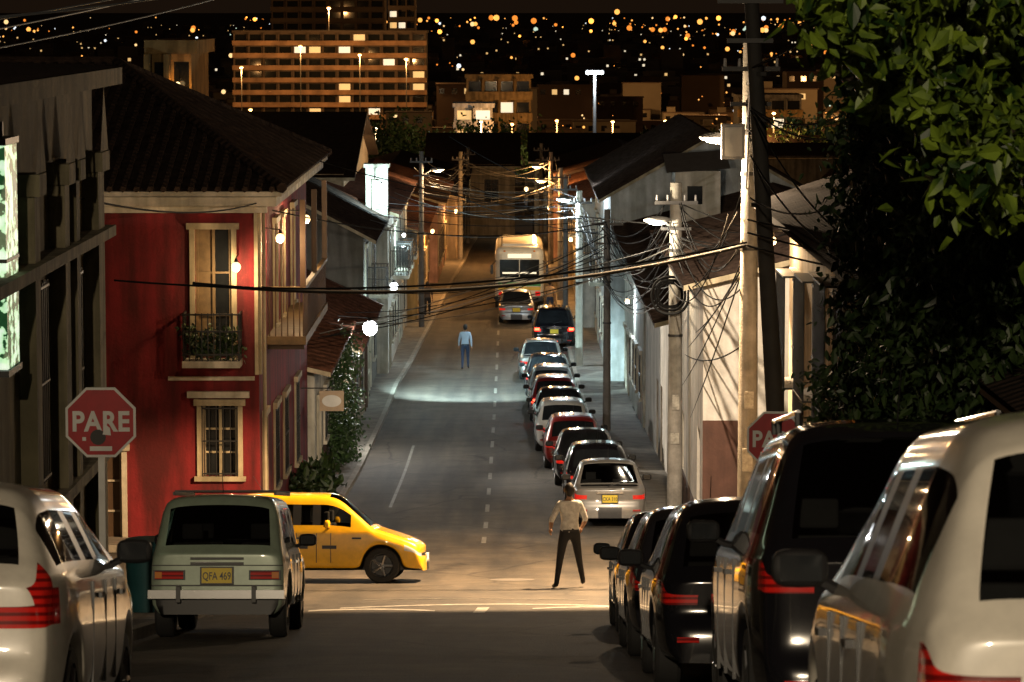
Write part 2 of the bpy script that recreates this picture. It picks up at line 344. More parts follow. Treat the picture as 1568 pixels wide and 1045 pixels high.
while y<84+o:
    q=1-abs(y-76)/(8+o); R.cyl((-5.3+o+.03,y,zv+.03),(-5.3+o-(9.2-5.3+o)*q,y,zv+(E1.z-zv)*q+.03),.07,.07,TILED,5); y+=.28
for a_,b_ in((B,E1),(C,E1),(E1,E2)): R.cyl(a_+Vector((0,0,.06)),b_+Vector((0,0,.06)),.12,.12,TILED,6)
T=P['trim']
T.box(-20,-5.3+.42,68-.42,68-.003,-4.05,-3.86,WHT);T.box(-20,-5.3+.2,68-.2,68-.002,-4.2,-4.053,WHT)
T.box(-5.297,-5.3+.42,68.0,84.4,-4.05,-3.86,WHT)
T.box(-20,-5.3+o-.02,68-o+.02,68-.45,-3.84,-3.74,WHT); T.box(-5.3+.44,-5.3+o-.02,68-.4,84+o,-3.84,-3.74,CREAM)
T.box(-5.38,-5.303,67.94,67.997,-7.6,-4.21,CREAM); T.box(-5.297,-5.24,68.0,68.2,-7.6,-4.21,CREAM)
T.box(-7.2,-5.39,67.93,67.996,-7.72,-7.64,WHT); T.box(-6.8,-5.5,67.85,67.995,-8.08,-7.95,WHT)
T.cyl((-5.22,68.5,-12),(-5.22,68.5,-4.1),.04,.04,CREAM,8)
Bc=P['balcony']; Bc.box(-5.296,-4.45,70.2,78.5,-7.2,-7.02,WOODW)
for q in range(58):
    yy=70.25+q*.143; Bc.box(-4.52,-4.49,yy,yy+.03,-7.02,-6.02,WOOD)
for q in range(6):
    xx=-5.25+q*.13; Bc.box(xx,xx+.025,70.22,70.245,-7.02,-6.02,WOOD)
Bc.box(-4.56,-4.45,70.2,78.5,-6.02,-5.94,WOODW);Bc.box(-5.29,-4.57,70.2,70.28,-6.02,-5.94,WOODW)
for yy in(70.25,74.3,78.4): Bc.box(-4.57,-4.45,yy-.06,yy+.06,-5.94,-4.06,WOOD)
for q in range(9): Bc.box(-5.29,-4.5,70.4+q,70.48+q,-7.32,-7.201,WOOD)
finish('red_corner_house',P)
# --- near left olive building
P=newP()
LITG=mat('shop_sign_lit',(.5,.6,.5),.4,emit=(.75,1,.72),es=.85,var=.6,scale=2.2)
nt=LITG.node_tree; nz=nt.nodes.new('ShaderNodeTexNoise'); nz.inputs['Scale'].default_value=6; nz.inputs['Detail'].default_value=3; tcn=nt.nodes.new('ShaderNodeTexCoord'); nt.links.new(tcn.outputs['Object'],nz.inputs[0]); rp=nt.nodes.new('ShaderNodeValToRGB'); rp.color_ramp.elements[0].position=.48; rp.color_ramp.elements[0].color=(.005,.05,.015,1); rp.color_ramp.elements[1].position=.5; rp.color_ramp.elements[1].color=(.55,.95,.5,1); nx=rp.color_ramp.elements.new(.62); nx.color=(.85,1,.8,1); nt.links.new(nz.outputs[0],rp.inputs[0]); nt.links.new(rp.outputs[0],nt.nodes['Principled BSDF'].inputs['Emission Color'])
facade(P,'y',-5.6,-10,43.6,-9.5,-.75,[(38.0,38.9,-5.6,-3.2,'bars'),(41.2,42.0,-5.9,-3.3,'bars'),(38.0,38.9,-7.4,-6.3,'bars'),(41.0,42.1,-8.1,-6.1,'door')],OLV,1,.22)
facade(P,'x',43.6,-20,-5.6,-9.5,-.75,[],OLV,1)
for yy,w in((37.1,.4),(39.6,.4),(40.6,.3),(42.9,.6)):
    P['trim'].box(-5.598,-5.4,yy-w/2,yy+w/2,-9,-1.9,OLV); P['trim'].box(-5.598,-5.33,yy-w/2-.08,yy+w/2+.08,-2.1,-1.85,OLV)
    P['trim'].poly([(-5.35,yy-.4,-1.84),(-5.35,yy+.4,-1.84),(-5.35,yy,-1.0)],OLV)
P['trim'].box(-5.598,-5.2,-10,43.7,-.98,-.76,OLV);P['trim'].box(-5.598,-5.3,-10,43.65,-3.0,-2.86,OLV);P['trim'].box(-5.598,-5.36,-10,43.64,-5.95,-5.8,OLV)
P['roof'].poly([(-5.2,-10,-.75),(-5.2,43.7,-.75),(-20,43.7,-.2),(-20,-10,-.2)],TILED)
finish('olive_corner_building',P)
e=empty('illuminated_shop_sign'); b=MB(); b.box(-5.56,-5.42,34.9,35.75,-3.85,-1.45,LITG); b.box(-5.57,-5.4,34.85,35.8,-3.93,-3.86,BLK);b.box(-5.57,-5.4,34.85,35.8,-1.44,-1.37,BLK); b.box(-5.6,-5.5,35.3,35.36,-1.37,-1.2,IRON); b.box(-5.57,-5.41,34.87,35.77,-2.7,-2.66,BLK); b.obj('light_box',e)
# --- left row
house('white_house',-14,-5.15,84.6,97,-9.25,-8.2,WPL,TILE,'L',win='bars',low=BRN,trim=WHT,seed=3)
house('tile_roof_house',-12,-4.95,98,112,-10.0,-8.35,CPL,TILE,'L',win='bars',trim=WOOD,seed=5)
house('narrow_grey_house',-12,-5.15,113,124,-7.7,-5.9,GPL,TILED,'L',seed=6,trim=WHT)
house('white_street_house',-12,-4.75,124.6,147,-7.6,-6.4,WPL,TILE,'L',seed=8,trim=WHT,frontwall=GPL)
P=newP(); P['walls'].box(-5.55,-4.72,123.7,124.5,-14.5,-5.95,WPL); P['trim'].box(-5.62,-4.65,123.6,124.55,-5.94,-5.8,WHT); P['trim'].box(-5.62,-4.65,123.62,123.695,-8.3,-8.2,WHT); P['trim'].box(-5.3,-5.0,123.6,123.69,-7.9,-6.4,WHT); finish('white_corner_tower',P)
house('ochre_house',-12,-4.3,147.6,168,-9.9,-8.6,YPL,TILE,'L',seed=9,trim=CREAM)
house('pink_house',-12,-3.85,168.6,190,-9.8,-8.6,PNK,TILE,'L',seed=10,trim=CREAM)
house('low_cream_house',-12,-3.2,190.6,225,-10.8,-9.6,CPL,TILED,'L',seed=11)
house('rear_long_house',-24,-6.6,128,150,-6.4,-4.3,CPL,TILED,'L',ridge='x',seed=12)
house('rear_grey_house',-24,-9,100,120,-6.4,-4.4,GPL,TILED,'L',ridge='x',seed=13)
# --- right row
P=newP()
facade(P,'y',4.62,-10,54.2,-10.5,-3.1,[(51.6,52.9,-6.6,-4.3,'bars',WHT),(48.2,49.5,-6.4,-4.1,'bars lit',WHT),(45,46.3,-6.2,-3.9,'bars',WHT),(50,51.1,-9,-6.95,'door',WHT),(46.4,47.6,-8,-6.8,'bars',WHT)],CPL,-1)
facade(P,'x',54.2,4.62,16,-11,-3.1,[],CPL,1)
for (a_,b_,c_,d_) in ((51.6,52.9,-6.6,-4.3),(48.2,49.5,-6.4,-4.1),(45,46.3,-6.2,-3.9)):
    n=9
    for q in range(n+1): P['balcony'].box(4.3,4.325,a_-.1+(b_-a_+.2)*q/n,a_-.08+(b_-a_+.2)*q/n,c_-.15,d_+.1,IRON)
    for zz in(c_-.15,c_+.6,d_+.08): P['balcony'].box(4.29,4.617,a_-.12,b_+.14,zz,zz+.03,IRON)
    P['balcony'].box(4.25,4.616,a_-.2,b_+.2,c_-.3,c_-.16,WHT)
P['trim'].box(4.35,4.618,-10,54.4,-3.3,-3.12,WHT); P['trim'].box(4.5,4.618,-10,54.3,-6.9,-6.8,CREAM)
P['roof'].poly([(4.05,-10,-3.2),(4.05,54.7,-3.2),(10,54.7,-1.2),(10,-10,-1.2)],TILED); P['roof'].poly([(4.05,-10,-3.3),(4.05,54.7,-3.3),(10,54.7,-1.3),(10,-10,-1.3)],WOOD); P['roof'].poly([(4.05,54.7,-3.2),(10,54.7,-1.2),(10,54.7,-1.35),(4.05,54.7,-3.35)],WOOD)
finish('cream_barred_house',P)
house('white_corner_house',4.12,16,70,85.5,-5.75,-4.3,WPC,TILED,'R',ridge='y',win='door',low=BRN,seed=21,upper=False,plain=True,frontops=[(8.0,9,-9.5,-8,'bars')])
house('low_white_house',4.2,14,86,102,-8.1,-6.9,WPC,TILED,'R',seed=22,upper=False,plain=True)
house('grey_house',4.15,15,102.6,120,-7.9,-6.4,WPL,TILED,'R',seed=23,trim=WHT,upper=False)
P=newP(); P['walls'].box(5.4,6.9,108,110,-7.2,-5.3,WPL); P['roof'].poly([(5.1,107.6,-5.35),(7.2,107.6,-5.2),(7.2,110.4,-4.7),(5.1,110.4,-4.85)],GALV); P['windows'].box(5.8,6.3,107.96,107.995,-6.4,-5.8,DARKGL); finish('rooftop_shed',P)
house('tall_white_house',3.65,11,120.6,143,-6.7,-4.6,BPL,TILED,'R',seed=24,trim=WHT)
house('cream_row_house',3.1,12,143.6,166,-8.4,-7.1,WPL,TILE,'R',seed=25,trim=CREAM)
house('ochre_row_house',2.8,12,166.6,190,-9.2,-8.0,CPL,TILE,'R',seed=26,trim=CREAM)
house('brown_row_house',2.4,12,190.6,225,-10.2,-8.8,PNK,TILED,'R',seed=27)
house('end_of_street_house',-6,0.2,238,255,-11.2,-9.2,CPL,TILED,'L',ridge='x',seed=30,frontops=[(-4,-3,-14,-12.3,'lit'),(-2,-1,-14,-12.3,'bars')])
house('far_corner_house',1.6,9,232,250,-10.6,-9,GPL,TILED,'R',ridge='x',seed=31)
rr=random.Random(4)
for i in range(30):
    yy=rr.uniform(215,390); xx=rr.uniform(-.17,.17)*yy
    w=rr.uniform(7,11); zb_=zr(yy)
    if abs(xx)<9 and yy<262: xx+=14*(1 if xx>0 else -1)
    lw=abs(xx)<.075*yy
    house('background_house',xx-w/2,xx+w/2,yy,yy+rr.uniform(8,12),zb_+(rr.uniform(2.6,3.4) if lw else rr.uniform(3,6)),zb_+(rr.uniform(4.2,5.2) if lw else rr.uniform(6.5,8)),rr.choice([GPL,CPL,WPL,YPL,PNK]),rr.choice([TILE,TILED,TILED]),'L' if rr.random()<.5 else 'R',ridge=rr.choice('xy'),seed=i,win='win',frontops=[(xx-2,xx-1,zb_+1,zb_+2.4,rr.choice(['win','win','lit'])),(xx+1,xx+2,zb_+1,zb_+2.4,'win')])
# --- large buildings
LW=mat('window_lit_white',(.7,.7,.6),.5,emit=(1,.85,.6),es=.95,var=.1)
def block(name,x0,x1,y,dep,z0,zt,fh,wall,band,nb,seed,litp=.15):
    rd=random.Random(seed);e=empty(name);a=MB();b=MB();nf=int((zt-z0)/fh)
    a.box(x0,x1,y,y+dep,z0,zt,wall); a.box(x0-.3,x1+.3,y-.3,y+dep,zt+.01,zt+.6,wall)
    for f in range(nf):
        zt_=zt-f*fh
        a.box(x0-.2,x1+.2,y-1.2,y-.01,zt_-fh,zt_-fh+1.15,band)
        for q in range(nb):
            s=x0+(x1-x0)*(q+.12)/nb; t=x0+(x1-x0)*(q+.88)/nb
            b.poly([(s,y-.02,zt_-fh+1.0),(t,y-.02,zt_-fh+1.0),(t,y-.02,zt_-.35),(s,y-.02,zt_-.35)],rd.choice([LIT,LW]) if rd.random()<litp else DARKGL)
            a.box(s-.35,s-.12,y-1.0,y-.03,zt_-fh+1.16,zt_,wall)
    a.obj('walls',e);b.obj('windows',e);return e
OB=mat('facade_brick_orange',(.33,.20,.12),.85,var=.5,scale=.3); OBD=mat('facade_dim',(.10,.075,.06),.85,var=.25,scale=.3)
block('striped_hotel_building',-68,-21,800,16,-36,-5.6,3.0,OBD,OB,13,1,.12)
block('tower_building',-66,-35,900,16,-36,9,3.1,OBD,OBD,8,2,.14)
block('tower_building',-33,-26,880,14,-36,6,3.0,OBD,OBD,3,5,.2)
block('apartment_block',-6.2,2.6,450,10,-27,-9.4,2.9,YPL,YPL,4,3,.05)
block('lit_apartment_block',-7.5,-2.6,430,8,-27,-12.8,2.7,WPL,WPL,2,4,.9)
block('orange_apartment_building',-15.6,-13.9,142,8,-14,-1.9,2.8,YPL,YPL,2,9,0)
block('right_apartment_block',36,46,520,12,-30,-14,2.9,GPL,YPL,4,11,.3)
# --- far city
cw=MB(); cwm=[mat('city_wall_%d'%i,c,.9,var=.3,scale=.05) for i,c in enumerate([(.2,.14,.09),(.3,.26,.2),(.14,.1,.08),(.35,.3,.22)])]
EM=[mat('city_lamp_%d'%i,(.5,.5,.5),.5,emit=c,es=s,var=0) for i,(c,s) in enumerate([((1,.28,.035),1.2),((1,.40,.08),1.8),((1,.62,.26),1.4),((.85,.93,1),1.4),((1,.34,.05),3.5),((.7,.9,.7),.9)])]
cl=MB()
for i in range(1800):
    d=390*math.exp(rr.random()**.9*2.9); x=rr.uniform(-.175,.175)*d
    w=rr.uniform(7,15);h=rr.uniform(4,8)
    if d<700: w=rr.uniform(5,9); h=rr.uniform(3,5.5)
    elif rr.random()<.05: h+=rr.uniform(6,12)
    if 380<d<470 and -12<x<8: continue
    z=zr(d); cw.box(x,x+w,d,d+rr.uniform(8,14),z-1,z+h,rr.choice(cwm))
    if d<1200:
        cw.box(x-.3,x+w+.3,d-.3,d+5,z+h+.01,z+h+.3,cwm[2]); 
        if rr.random()<.4: cw.box(x+1,x+3.5,d+1,d+4,z+h+.3,z+h+1.8,cwm[1])
    for q in range(int(w/3)):
        s=x+q*3+.6; zz=z+h-2.2; lt=rr.random()<.11
        if lt or d<1000: cl.poly([(s,d-.06,zz),(s+1.3,d-.06,zz),(s+1.3,d-.06,zz+1.3),(s,d-.06,zz+1.3)],rr.choice([LIT,LW,LIT]) if lt else DARKGL)
cw.obj('distant_city_buildings')
def octa(mb,c,r_,m):
    mb.sph(c,(r_,r_,r_),m,8,5)
cen=[(rr.gauss(.05,.07),rr.random()) for _ in range(26)]
for i in range(400):
    if rr.random()<.6:
        cx_,ct=rr.choice(cen); t_=min(1,max(0,ct+rr.gauss(0,.035))); ux=cx_+rr.gauss(0,.010)
    else: t_=rr.random(); ux=rr.uniform(-.16,.17)
    d=430*math.exp(t_**.75*3.4); x=ux*d
    z=zr(d)+rr.uniform(6,12)
    r_=d*rr.choice([.0001,.00013,.00017,.0002,.00027,.0004,.0007]); m=rr.choices(EM,[34,26,16,11,8,3])[0]
    octa(cl,(x,d,z),r_,m)
for (px,py,n,sx,sy) in ((.095,.009,26,.010,.0035),(.0515,.011,9,.005,.002),(.11,.006,14,.014,.001),(.03,.003,16,.03,.001),(-.02,.004,10,.03,.001)):
    for i in range(n):
        d=2200; octa(cl,((px+rr.gauss(0,sx))*d,d,-(py+rr.gauss(0,sy))*d),d*rr.uniform(.0002,.0009),rr.choice([EM[4],EM[1],EM[0]]))
cl.obj('city_lights')
# ---------------------------------------------------------------- foliage
def leafmat(name,a,b):
    m=mat(name,a,.5,var=0); nt=m.node_tree;N=nt.nodes;Lk=nt.links;bb=N['Principled BSDF']
    tc=N.new('ShaderNodeTexCoord');n=N.new('ShaderNodeTexNoise');n.inputs['Scale'].default_value=3;n.inputs['Detail'].default_value=3;Lk.new(tc.outputs['Object'],n.inputs[0])
    r=N.new('ShaderNodeValToRGB');r.color_ramp.elements[0].position=.38;r.color_ramp.elements[1].position=.62;r.color_ramp.elements[0].color=(*a,1);r.color_ramp.elements[1].color=(*b,1)
    Lk.new(n.outputs[0],r.inputs[0]);Lk.new(r.outputs[0],bb.inputs['Base Color']);return m
LEAF=leafmat('leaf_green',(.012,.038,.004),(.16,.24,.02)); IVY=leafmat('ivy_leaf',(.012,.028,.007),(.03,.055,.012))
def leaves(name,pts,size,m,parent=None,droop=.5):
    n=len(pts); dirs=rng.normal(size=(n,3)); dirs[:,2]-=droop; dirs/=np.linalg.norm(dirs,axis=1)[:,None]
    oth=rng.normal(size=(n,3)); side=np.cross(dirs,oth); side/=np.linalg.norm(side,axis=1)[:,None]; nor=np.cross(side,dirs)
    s=(size*rng.uniform(.55,1.3,n))[:,None]
    v=np.stack([pts,pts+dirs*s*.35+side*s*.27+nor*s*.06,pts+dirs*s*.75+side*s*.16,pts+dirs*s-nor*s*.08,pts+dirs*s*.75-side*s*.16,pts+dirs*s*.35-side*s*.27+nor*s*.06],1).reshape(-1,3)
    f2=[]
    for i in range(n): f2+= [(i*6,i*6+1,i*6+2,i*6+3),(i*6,i*6+3,i*6+4,i*6+5)]
    me=bpy.data.meshes.new(name); me.from_pydata(v.tolist(),[],f2); me.materials.append(m); o=bpy.data.objects.new(name,me); COL.objects.link(o)
    if parent:o.parent=parent
    return o
def clumps(centers,rad,per,flat=1):
    out=[]
    for c in centers:
        q=rng.normal(size=(per,3))*rad*.5; q[:,2]*=flat; out.append(q+np.array(c))
    return np.concatenate(out)
BARK=mat('bark',(.06,.045,.03),.9,bump=.8,bscale=12)
def branchy(mb,p,d,l,r_,n):
    if n==0: return [p]
    q=p+d*l; mb.cyl(p,q,r_,r_*.7,BARK,7,False); out=[q]
    for k_ in range(3 if n>1 else 2):
        nd=(d+Vector((random.uniform(-.8,.8),random.uniform(-.8,.8),random.uniform(-.3,.45)))).normalized(); out+=branchy(mb,q,nd,l*.72,r_*.62,n-1)
    return out
e=empty('street_tree'); mb=MB(); base=Vector((4.75,27,zr(27))); mb.cyl(base,base+Vector((-.1,-.2,3.6)),.24,.17,BARK,12,False)
top=base+Vector((-.1,-.2,3.6)); tips=[]
for d_ in ((-.5,-.4,.7),(-.55,.3,.75),(.5,.2,.7),(0,-.7,.8),(-.1,.6,.6)): tips+=branchy(mb,top,Vector(d_).normalized(),1.25,.11,3)
mb.obj('trunk_and_limbs',e,smooth=True)
cs=[tuple(t) for t in tips if t.z>-1.75 and t.x/t.y>.115]
for i in range(150):
    d=rr.uniform(21,30); x=rr.uniform(.100,.21)*d; z=rr.uniform(-1.7,1.3)
    lim=-.28-(x/d-.10)*20
    if z<max(lim,-1.9): z=max(lim,-1.9)+rr.random()*.5
    cs.append((x,d,z))
leaves('leaves',clumps(cs,.34,58),.17,LEAF,e)
e=empty('climbing_fig_tree'); mb=MB(); b0=Vector((4.45,38,zr(38)+.1)); mb.cyl(b0,b0+Vector((.1,-.5,5)),.22,.14,BARK,10,False)
for k_ in range(9): 
    a_=b0+Vector((.1,-.5+k_*.05,2+k_*.4)); mb.cyl(a_,a_+Vector((random.uniform(-.4,.2),random.uniform(-4,1.5),random.uniform(.5,1.3))),.07,.02,BARK,6,False)
mb.obj('trunk',e)
cs=[]
for i in range(600):
    d=rr.uniform(28,42.5); x=rr.uniform(max(.109*d,3.9),max(.118*d,4.75))
    lo=zr(d)+2.2; cs.append((x,d,rr.uniform(lo,-.3+.6*math.sin(d*1.7))))
leaves('leaves',clumps(cs,.48,60),.13,IVY,e,.9)
cs=[(4.4+rr.uniform(-.25,.2),rr.uniform(42.5,44.5),zr(44)+rr.uniform(.9,3.4)) for i in range(36)]
leaves('wall_shrub',clumps(cs,.38,80),.11,IVY,None)
cs=[(-4.8+rr.uniform(-.15,.15),rr.uniform(89.5,94.5),rr.uniform(-12.6,-9.3)) for i in range(70)]
leaves('ivy_plant',clumps(cs,.38,60),.13,leafmat('ivy2',(.02,.05,.012),(.05,.10,.03)))
cs=[(-4.8+rr.uniform(-.3,.3),rr.uniform(76.5,80),zr(79)+rr.uniform(.2,.9)) for i in range(18)]
leaves('potted_plants',clumps(cs,.35,50),.26,IVY,None,-.8)
cs=[(rr.uniform(-6.75,-5.7),67.5,rr.uniform(-7.2,-6.6)) for i in range(16)]
leaves('balcony_plants',clumps(cs,.18,50),.12,IVY,None)
def far_tree(name,x,y,h,w,m=IVY,n=34):
    e=empty(name);mb=MB();z=zr(y);mb.cyl((x,y,z),(x,y,z+h*.6),w*.06,w*.03,BARK,8,False)
    for k_ in range(6): mb.cyl((x,y,z+h*.4),(x+rr.uniform(-w,w)*.35,y+rr.uniform(-w,w)*.35,z+h*.8),w*.03,w*.01,BARK,5,False)
    mb.obj('trunk',e); c_=[]
    for i in range(n):
        t=rr.uniform(0,6.28);q=math.sqrt(rr.random())*w*.5; c_.append((x+q*math.cos(t),y+q*math.sin(t),z+h*rr.uniform(.5,.95)-q*.25))
    leaves('leaves',clumps(c_,w*.17,60),w*.055,m,e)
LFT=leafmat('leaf_far',(.04,.08,.02),(.11,.18,.05))
for (x,y,h,w) in ((-8,330,9,9),(-1,345,9.5,10),(4,352,8,8),(-13,340,10,10),(22,350,8,9),(13,300,7,7),(30,330,9,9),(-30,300,9,10),(-4.5,318,7,8),(2,325,7,8),(-9.5,262,8,8),(-5,268,7.4,7),(40,420,11,12),(62,560,12,14)): far_tree('garden_tree',x,y,h,w,LFT)
e=empty('palm_tree');mb=MB();px_,py_=13.5,310;pz=zr(py_);mb.cyl((px_,py_,pz),(px_+.3,py_,pz+8),.22,.15,BARK,8,False);mb.obj('trunk',e)
pp=[]
for k_ in range(16):
    a=k_*.393; 
    for t in np.linspace(.15,1,18):
        q=2.6*t; pp+= [(px_+.3+q*math.cos(a)+rr.uniform(-.15,.15),py_+q*math.sin(a),pz+8+1.1*t-2.2*t*t+rr.uniform(-.3,0))]*3
leaves('fronds',np.array(pp)+rng.normal(size=(len(pp),3))*.08,.5,IVY,e,1.5)
# ---------------------------------------------------------------- cars
def car(name,x,y,paintm,L=3.9,W=1.68,H=1.48,kind='hatch',yaw=0,sub=1,rw=.80,plate=PLY,rails=False,brake=False,boxy=False,seats=True,belt=None,platetxt=None,lamps=True,lz=None,pillarlamp=False,tl=None,zp=None):
    slope=math.atan((zr(y+L*.35)-zr(y-L*.35))/(L*.7)) if abs(math.cos(yaw))>.5 else math.atan((zr(y+.7)-zr(y-.7))/1.4)
    M=Matrix.Translation((x,y,zr(y)))@Matrix.Rotation(slope,4,'X')@Matrix.Rotation(yaw,4,'Z')
    e=empty(name,M); h=L/2; R=.31 if H<1.6 else .35; AR=R+.05; suv=H>=1.6
    sill=.22 if not suv else .28; belt=belt or (H*.61); lz=lz or belt-.24
    GL=GLASS if seats else DARKGL; tl=tl or TLR
    if kind=='sedan': pf=[(-h,belt-.02),(-h+.06,belt+.02),(-h+.5,belt+.07),(-h+.6,belt+.09),(-h+1.12,H-.05),(-h+1.4,H),(h-1.95,H),(h-1.75,H-.04),(h-1.05,belt+.05),(h-.95,belt+.01),(h-.3,belt-.10),(h-.08,belt-.15),(h,belt-.22)]
    elif kind=='wagon': pf=[(-h,belt-.03),(-h+.03,belt+.0),(-h+.07,belt+.05),(-h+.33,H-.09),(-h+.40,H-.02),(-h+.6,H),(h-1.75,H),(h-1.65,H-.04),(h-1.22,belt+.06),(h-1.12,belt+.02),(h-.15,belt-.06),(h-.05,belt-.1),(h,belt-.16)]
    elif kind=='suv': pf=[(-h,belt-.05),(-h+.05,belt+.0),(-h+.1,belt+.07),(-h+.42,H-.10),(-h+.55,H-.03),(-h+.9,H),(h-1.95,H-.02),(h-1.75,H-.06),(h-1.1,belt+.08),(h-.98,belt+.03),(h-.25,belt-.08),(h-.08,belt-.14),(h,belt-.22)]
    elif kind=='city': pf=[(-h,belt-.05),(-h+.04,belt+.0),(-h+.08,belt+.06),(-h+.32,H-.12),(-h+.45,H-.03),(-h+.8,H),(h-1.55,H-.01),(h-1.35,H-.07),(h-.82,belt+.06),(h-.72,belt+.01),(h-.25,belt-.14),(h-.07,belt-.22),(h,belt-.3)]
    else: pf=[(-h,belt-.05),(-h+.05,belt+.0),(-h+.1,belt+.06),(-h+.42,H-.12),(-h+.58,H-.03),(-h+.95,H),(h-1.75,H-.01),(h-1.55,H-.05),(h-.85,belt+.06),(h-.75,belt+.01),(h-.25,belt-.10),(h-.07,belt-.16),(h,belt-.22)]
    yw=[-h+.72,h-.75] if kind!='sedan' else [-h+.9,h-.82]
    if kind=='city': yw=[-h+.55,h-.62]
    ps=sorted(set([round(q[0],3) for q in pf]+[round(w_+AR*c_,3) for w_ in yw for c_ in(-1.01,-.93,-.7,-.38,0,.38,.7,.93,1.01)]))
    pil=[(-.05,.06),(-h+1.35,-h+1.45)] if kind!='sedan' else [(-.12,-.02)]
    ps=sorted(set(ps+[v for q in pil for v in q]+[-h+.14,-h+.27,.6,-.6]))
    out=[ps[0]]
    for q in ps[1:]:
        if q-out[-1]>.018: out.append(q)
    ps=out
    X=[q[0] for q in pf];Zt=[q[1] for q in pf]
    V=[];F=[];MI=[];mats=[paintm,GL,BLK,tl,HLW,BLK]
    ns=len(ps); FR=[.68,.36,0]
    rings=[]
    for yy in ps:
        top=float(np.interp(yy,X,Zt)); c=max(0,min(1,(top-belt)/(H-belt-.05)))
        u=abs(yy)/h; w=W/2*(1-(.085 if not boxy else .03)*u**8-(.03 if yy>0 else .015)*u**3)
        az=sill
        for w_ in yw:
            if abs(yy-w_)<AR: az=max(az,R+math.sqrt(AR*AR-(yy-w_)**2))
        x6=w*(.93*(1-c)+rw*c); bl=min(belt,top-.07)
        z6=top-(.03*(1-c)+.10*c); x7=x6-(.08*(1-c)+.09*c)
        zm=min(max(.50,az+.04),bl-.12); z4=min(max(zm+.05,.57),bl-.09); z5=min(max(lz,z4+.02),bl-.06)
        pts=[(w-.3,sill),(w-.3,az-.002),(w*.97,az),(w*.995,zm),(w,z4),(w*.998,z5),(w*.985,bl-.04),(w*.955,bl),(x6,z6),(x7,top-.02*c)]
        tz=top+.02*c
        pts+=[(x7*FR[0],top-.0+.008*c),(x7*FR[1],tz),(0,tz+.004)]
        rings.append(pts)
    nh=13; full=2*nh-1
    def yo(yy,xx):
        u=1-min(1,(xx/(W/2))**2)
        if yy<-h+.12: return yy-.05*u*(1 if not boxy else .3)
        elif yy>h-.12: return yy+.09*u*(1 if not boxy else .3)
        return yy
    for i,yy in enumerate(ps):
        pts=rings[i]
        end=(i==0 or i==ns-1)
        for s_,seq in ((1,range(nh)),(-1,range(nh-2,-1,-1))):
            for j in seq:
                xx,zz=pts[j]; yb=yo(yy,xx)
                if end and j<=3 and not boxy: yb+= -.05 if i==0 else .05
                V.append((s_*xx,yb,zz))
    def vid(i,j,s_): return i*full+(j if s_>0 else full-1-j)
    for i in range(ns-1):
        ya,yb=ps[i],ps[i+1]; ym=(ya+yb)/2; ta,tb=float(np.interp(ya,X,Zt)),float(np.interp(yb,X,Zt))
        ca=(ta-belt)/(H-belt-.05);cb=(tb-belt)/(H-belt-.05)
        rear_slope= tb>ta+.02 and ca>.08-.0 and cb<=1.05 and ym<0
        front_slope= ta>tb+.02 and cb>.08 and ym>0 and ca<=1.12
        if kind in('hatch','suv','wagon','city'): rear_slope=rear_slope and ta<H-.14 
        else: rear_slope=rear_slope and ta<H-.06
        sideglass=min(ca,cb)>.5 and not any(a_-.01<ym<b_+.01 for a_,b_ in pil) and ym>(-h+.40)
        for s_ in(1,-1):
            for j in range(nh-1):
                m=0
                if j<=1: m=2
                if j>=9 and (rear_slope or front_slope): m=1
                if j==7 and sideglass: m=1
                if j==7 and any(a_-.01<ym<b_+.01 for a_,b_ in pil) and min(ca,cb)>.5: m=2
                if lamps and j==5 and ym<-h+.15: m=3
                if pillarlamp and ((j in(6,7) and ym<-h+.15) or (j==5 and ym<-h+.28)): m=3
                if j in(4,5) and ym>h-.2: m=4
                a=(vid(i,j,s_),vid(i+1,j,s_),vid(i+1,j+1,s_),vid(i,j+1,s_))
                F.append(a if s_>0 else a[::-1]); MI.append(m)
    for i,dirn in((0,-1),(ns-1,1)):
        rows=[]
        for j in range(2,10):
            xx,zz=rings[i][j]; row=[vid(i,j,1)]
            for fr in FR+[-q for q in FR[-2::-1]]:
                if j==9:
                    idx={.68:10,.36:11,0:12}[abs(fr)]; row.append(vid(i,idx,1 if fr>=0 else -1))
                else:
                    yb=yo(ps[i],xx*fr)
                    if j<=3 and not boxy: yb+=-.05 if i==0 else .05
                    V.append((xx*fr,yb,zz)); row.append(len(V)-1)
            row.append(vid(i,j,-1)); rows.append(row)
        for a in range(len(rows)-1):
            for c_ in range(len(rows[0])-1):
                q=(rows[a][c_],rows[a][c_+1],rows[a+1][c_+1],rows[a+1][c_]); 
                m=0; outer=c_ in(0,len(rows[0])-2)
                if dirn<0 and lamps and a==3 and outer: m=3
                if dirn>0 and a in(2,3): m=4 if outer else 2
                if boxy and a==0: m=2
                if a==0 and 1<c_<4: m=2
                F.append(q[::-1] if dirn<0 else q); MI.append(m)
    me=bpy.data.meshes.new('body'); me.from_pydata(V,[],F)
    for m in mats: me.materials.append(m)
    me.polygons.foreach_set('material_index',MI); me.polygons.foreach_set('use_smooth',[True]*len(F)); me.update()
    bo=bpy.data.objects.new('body',me); COL.objects.link(bo); bo.parent=e
    if sub: 
        sm=bo.modifiers.new('s','SUBSURF'); sm.levels=sub; sm.render_levels=sub
    wh=MB()
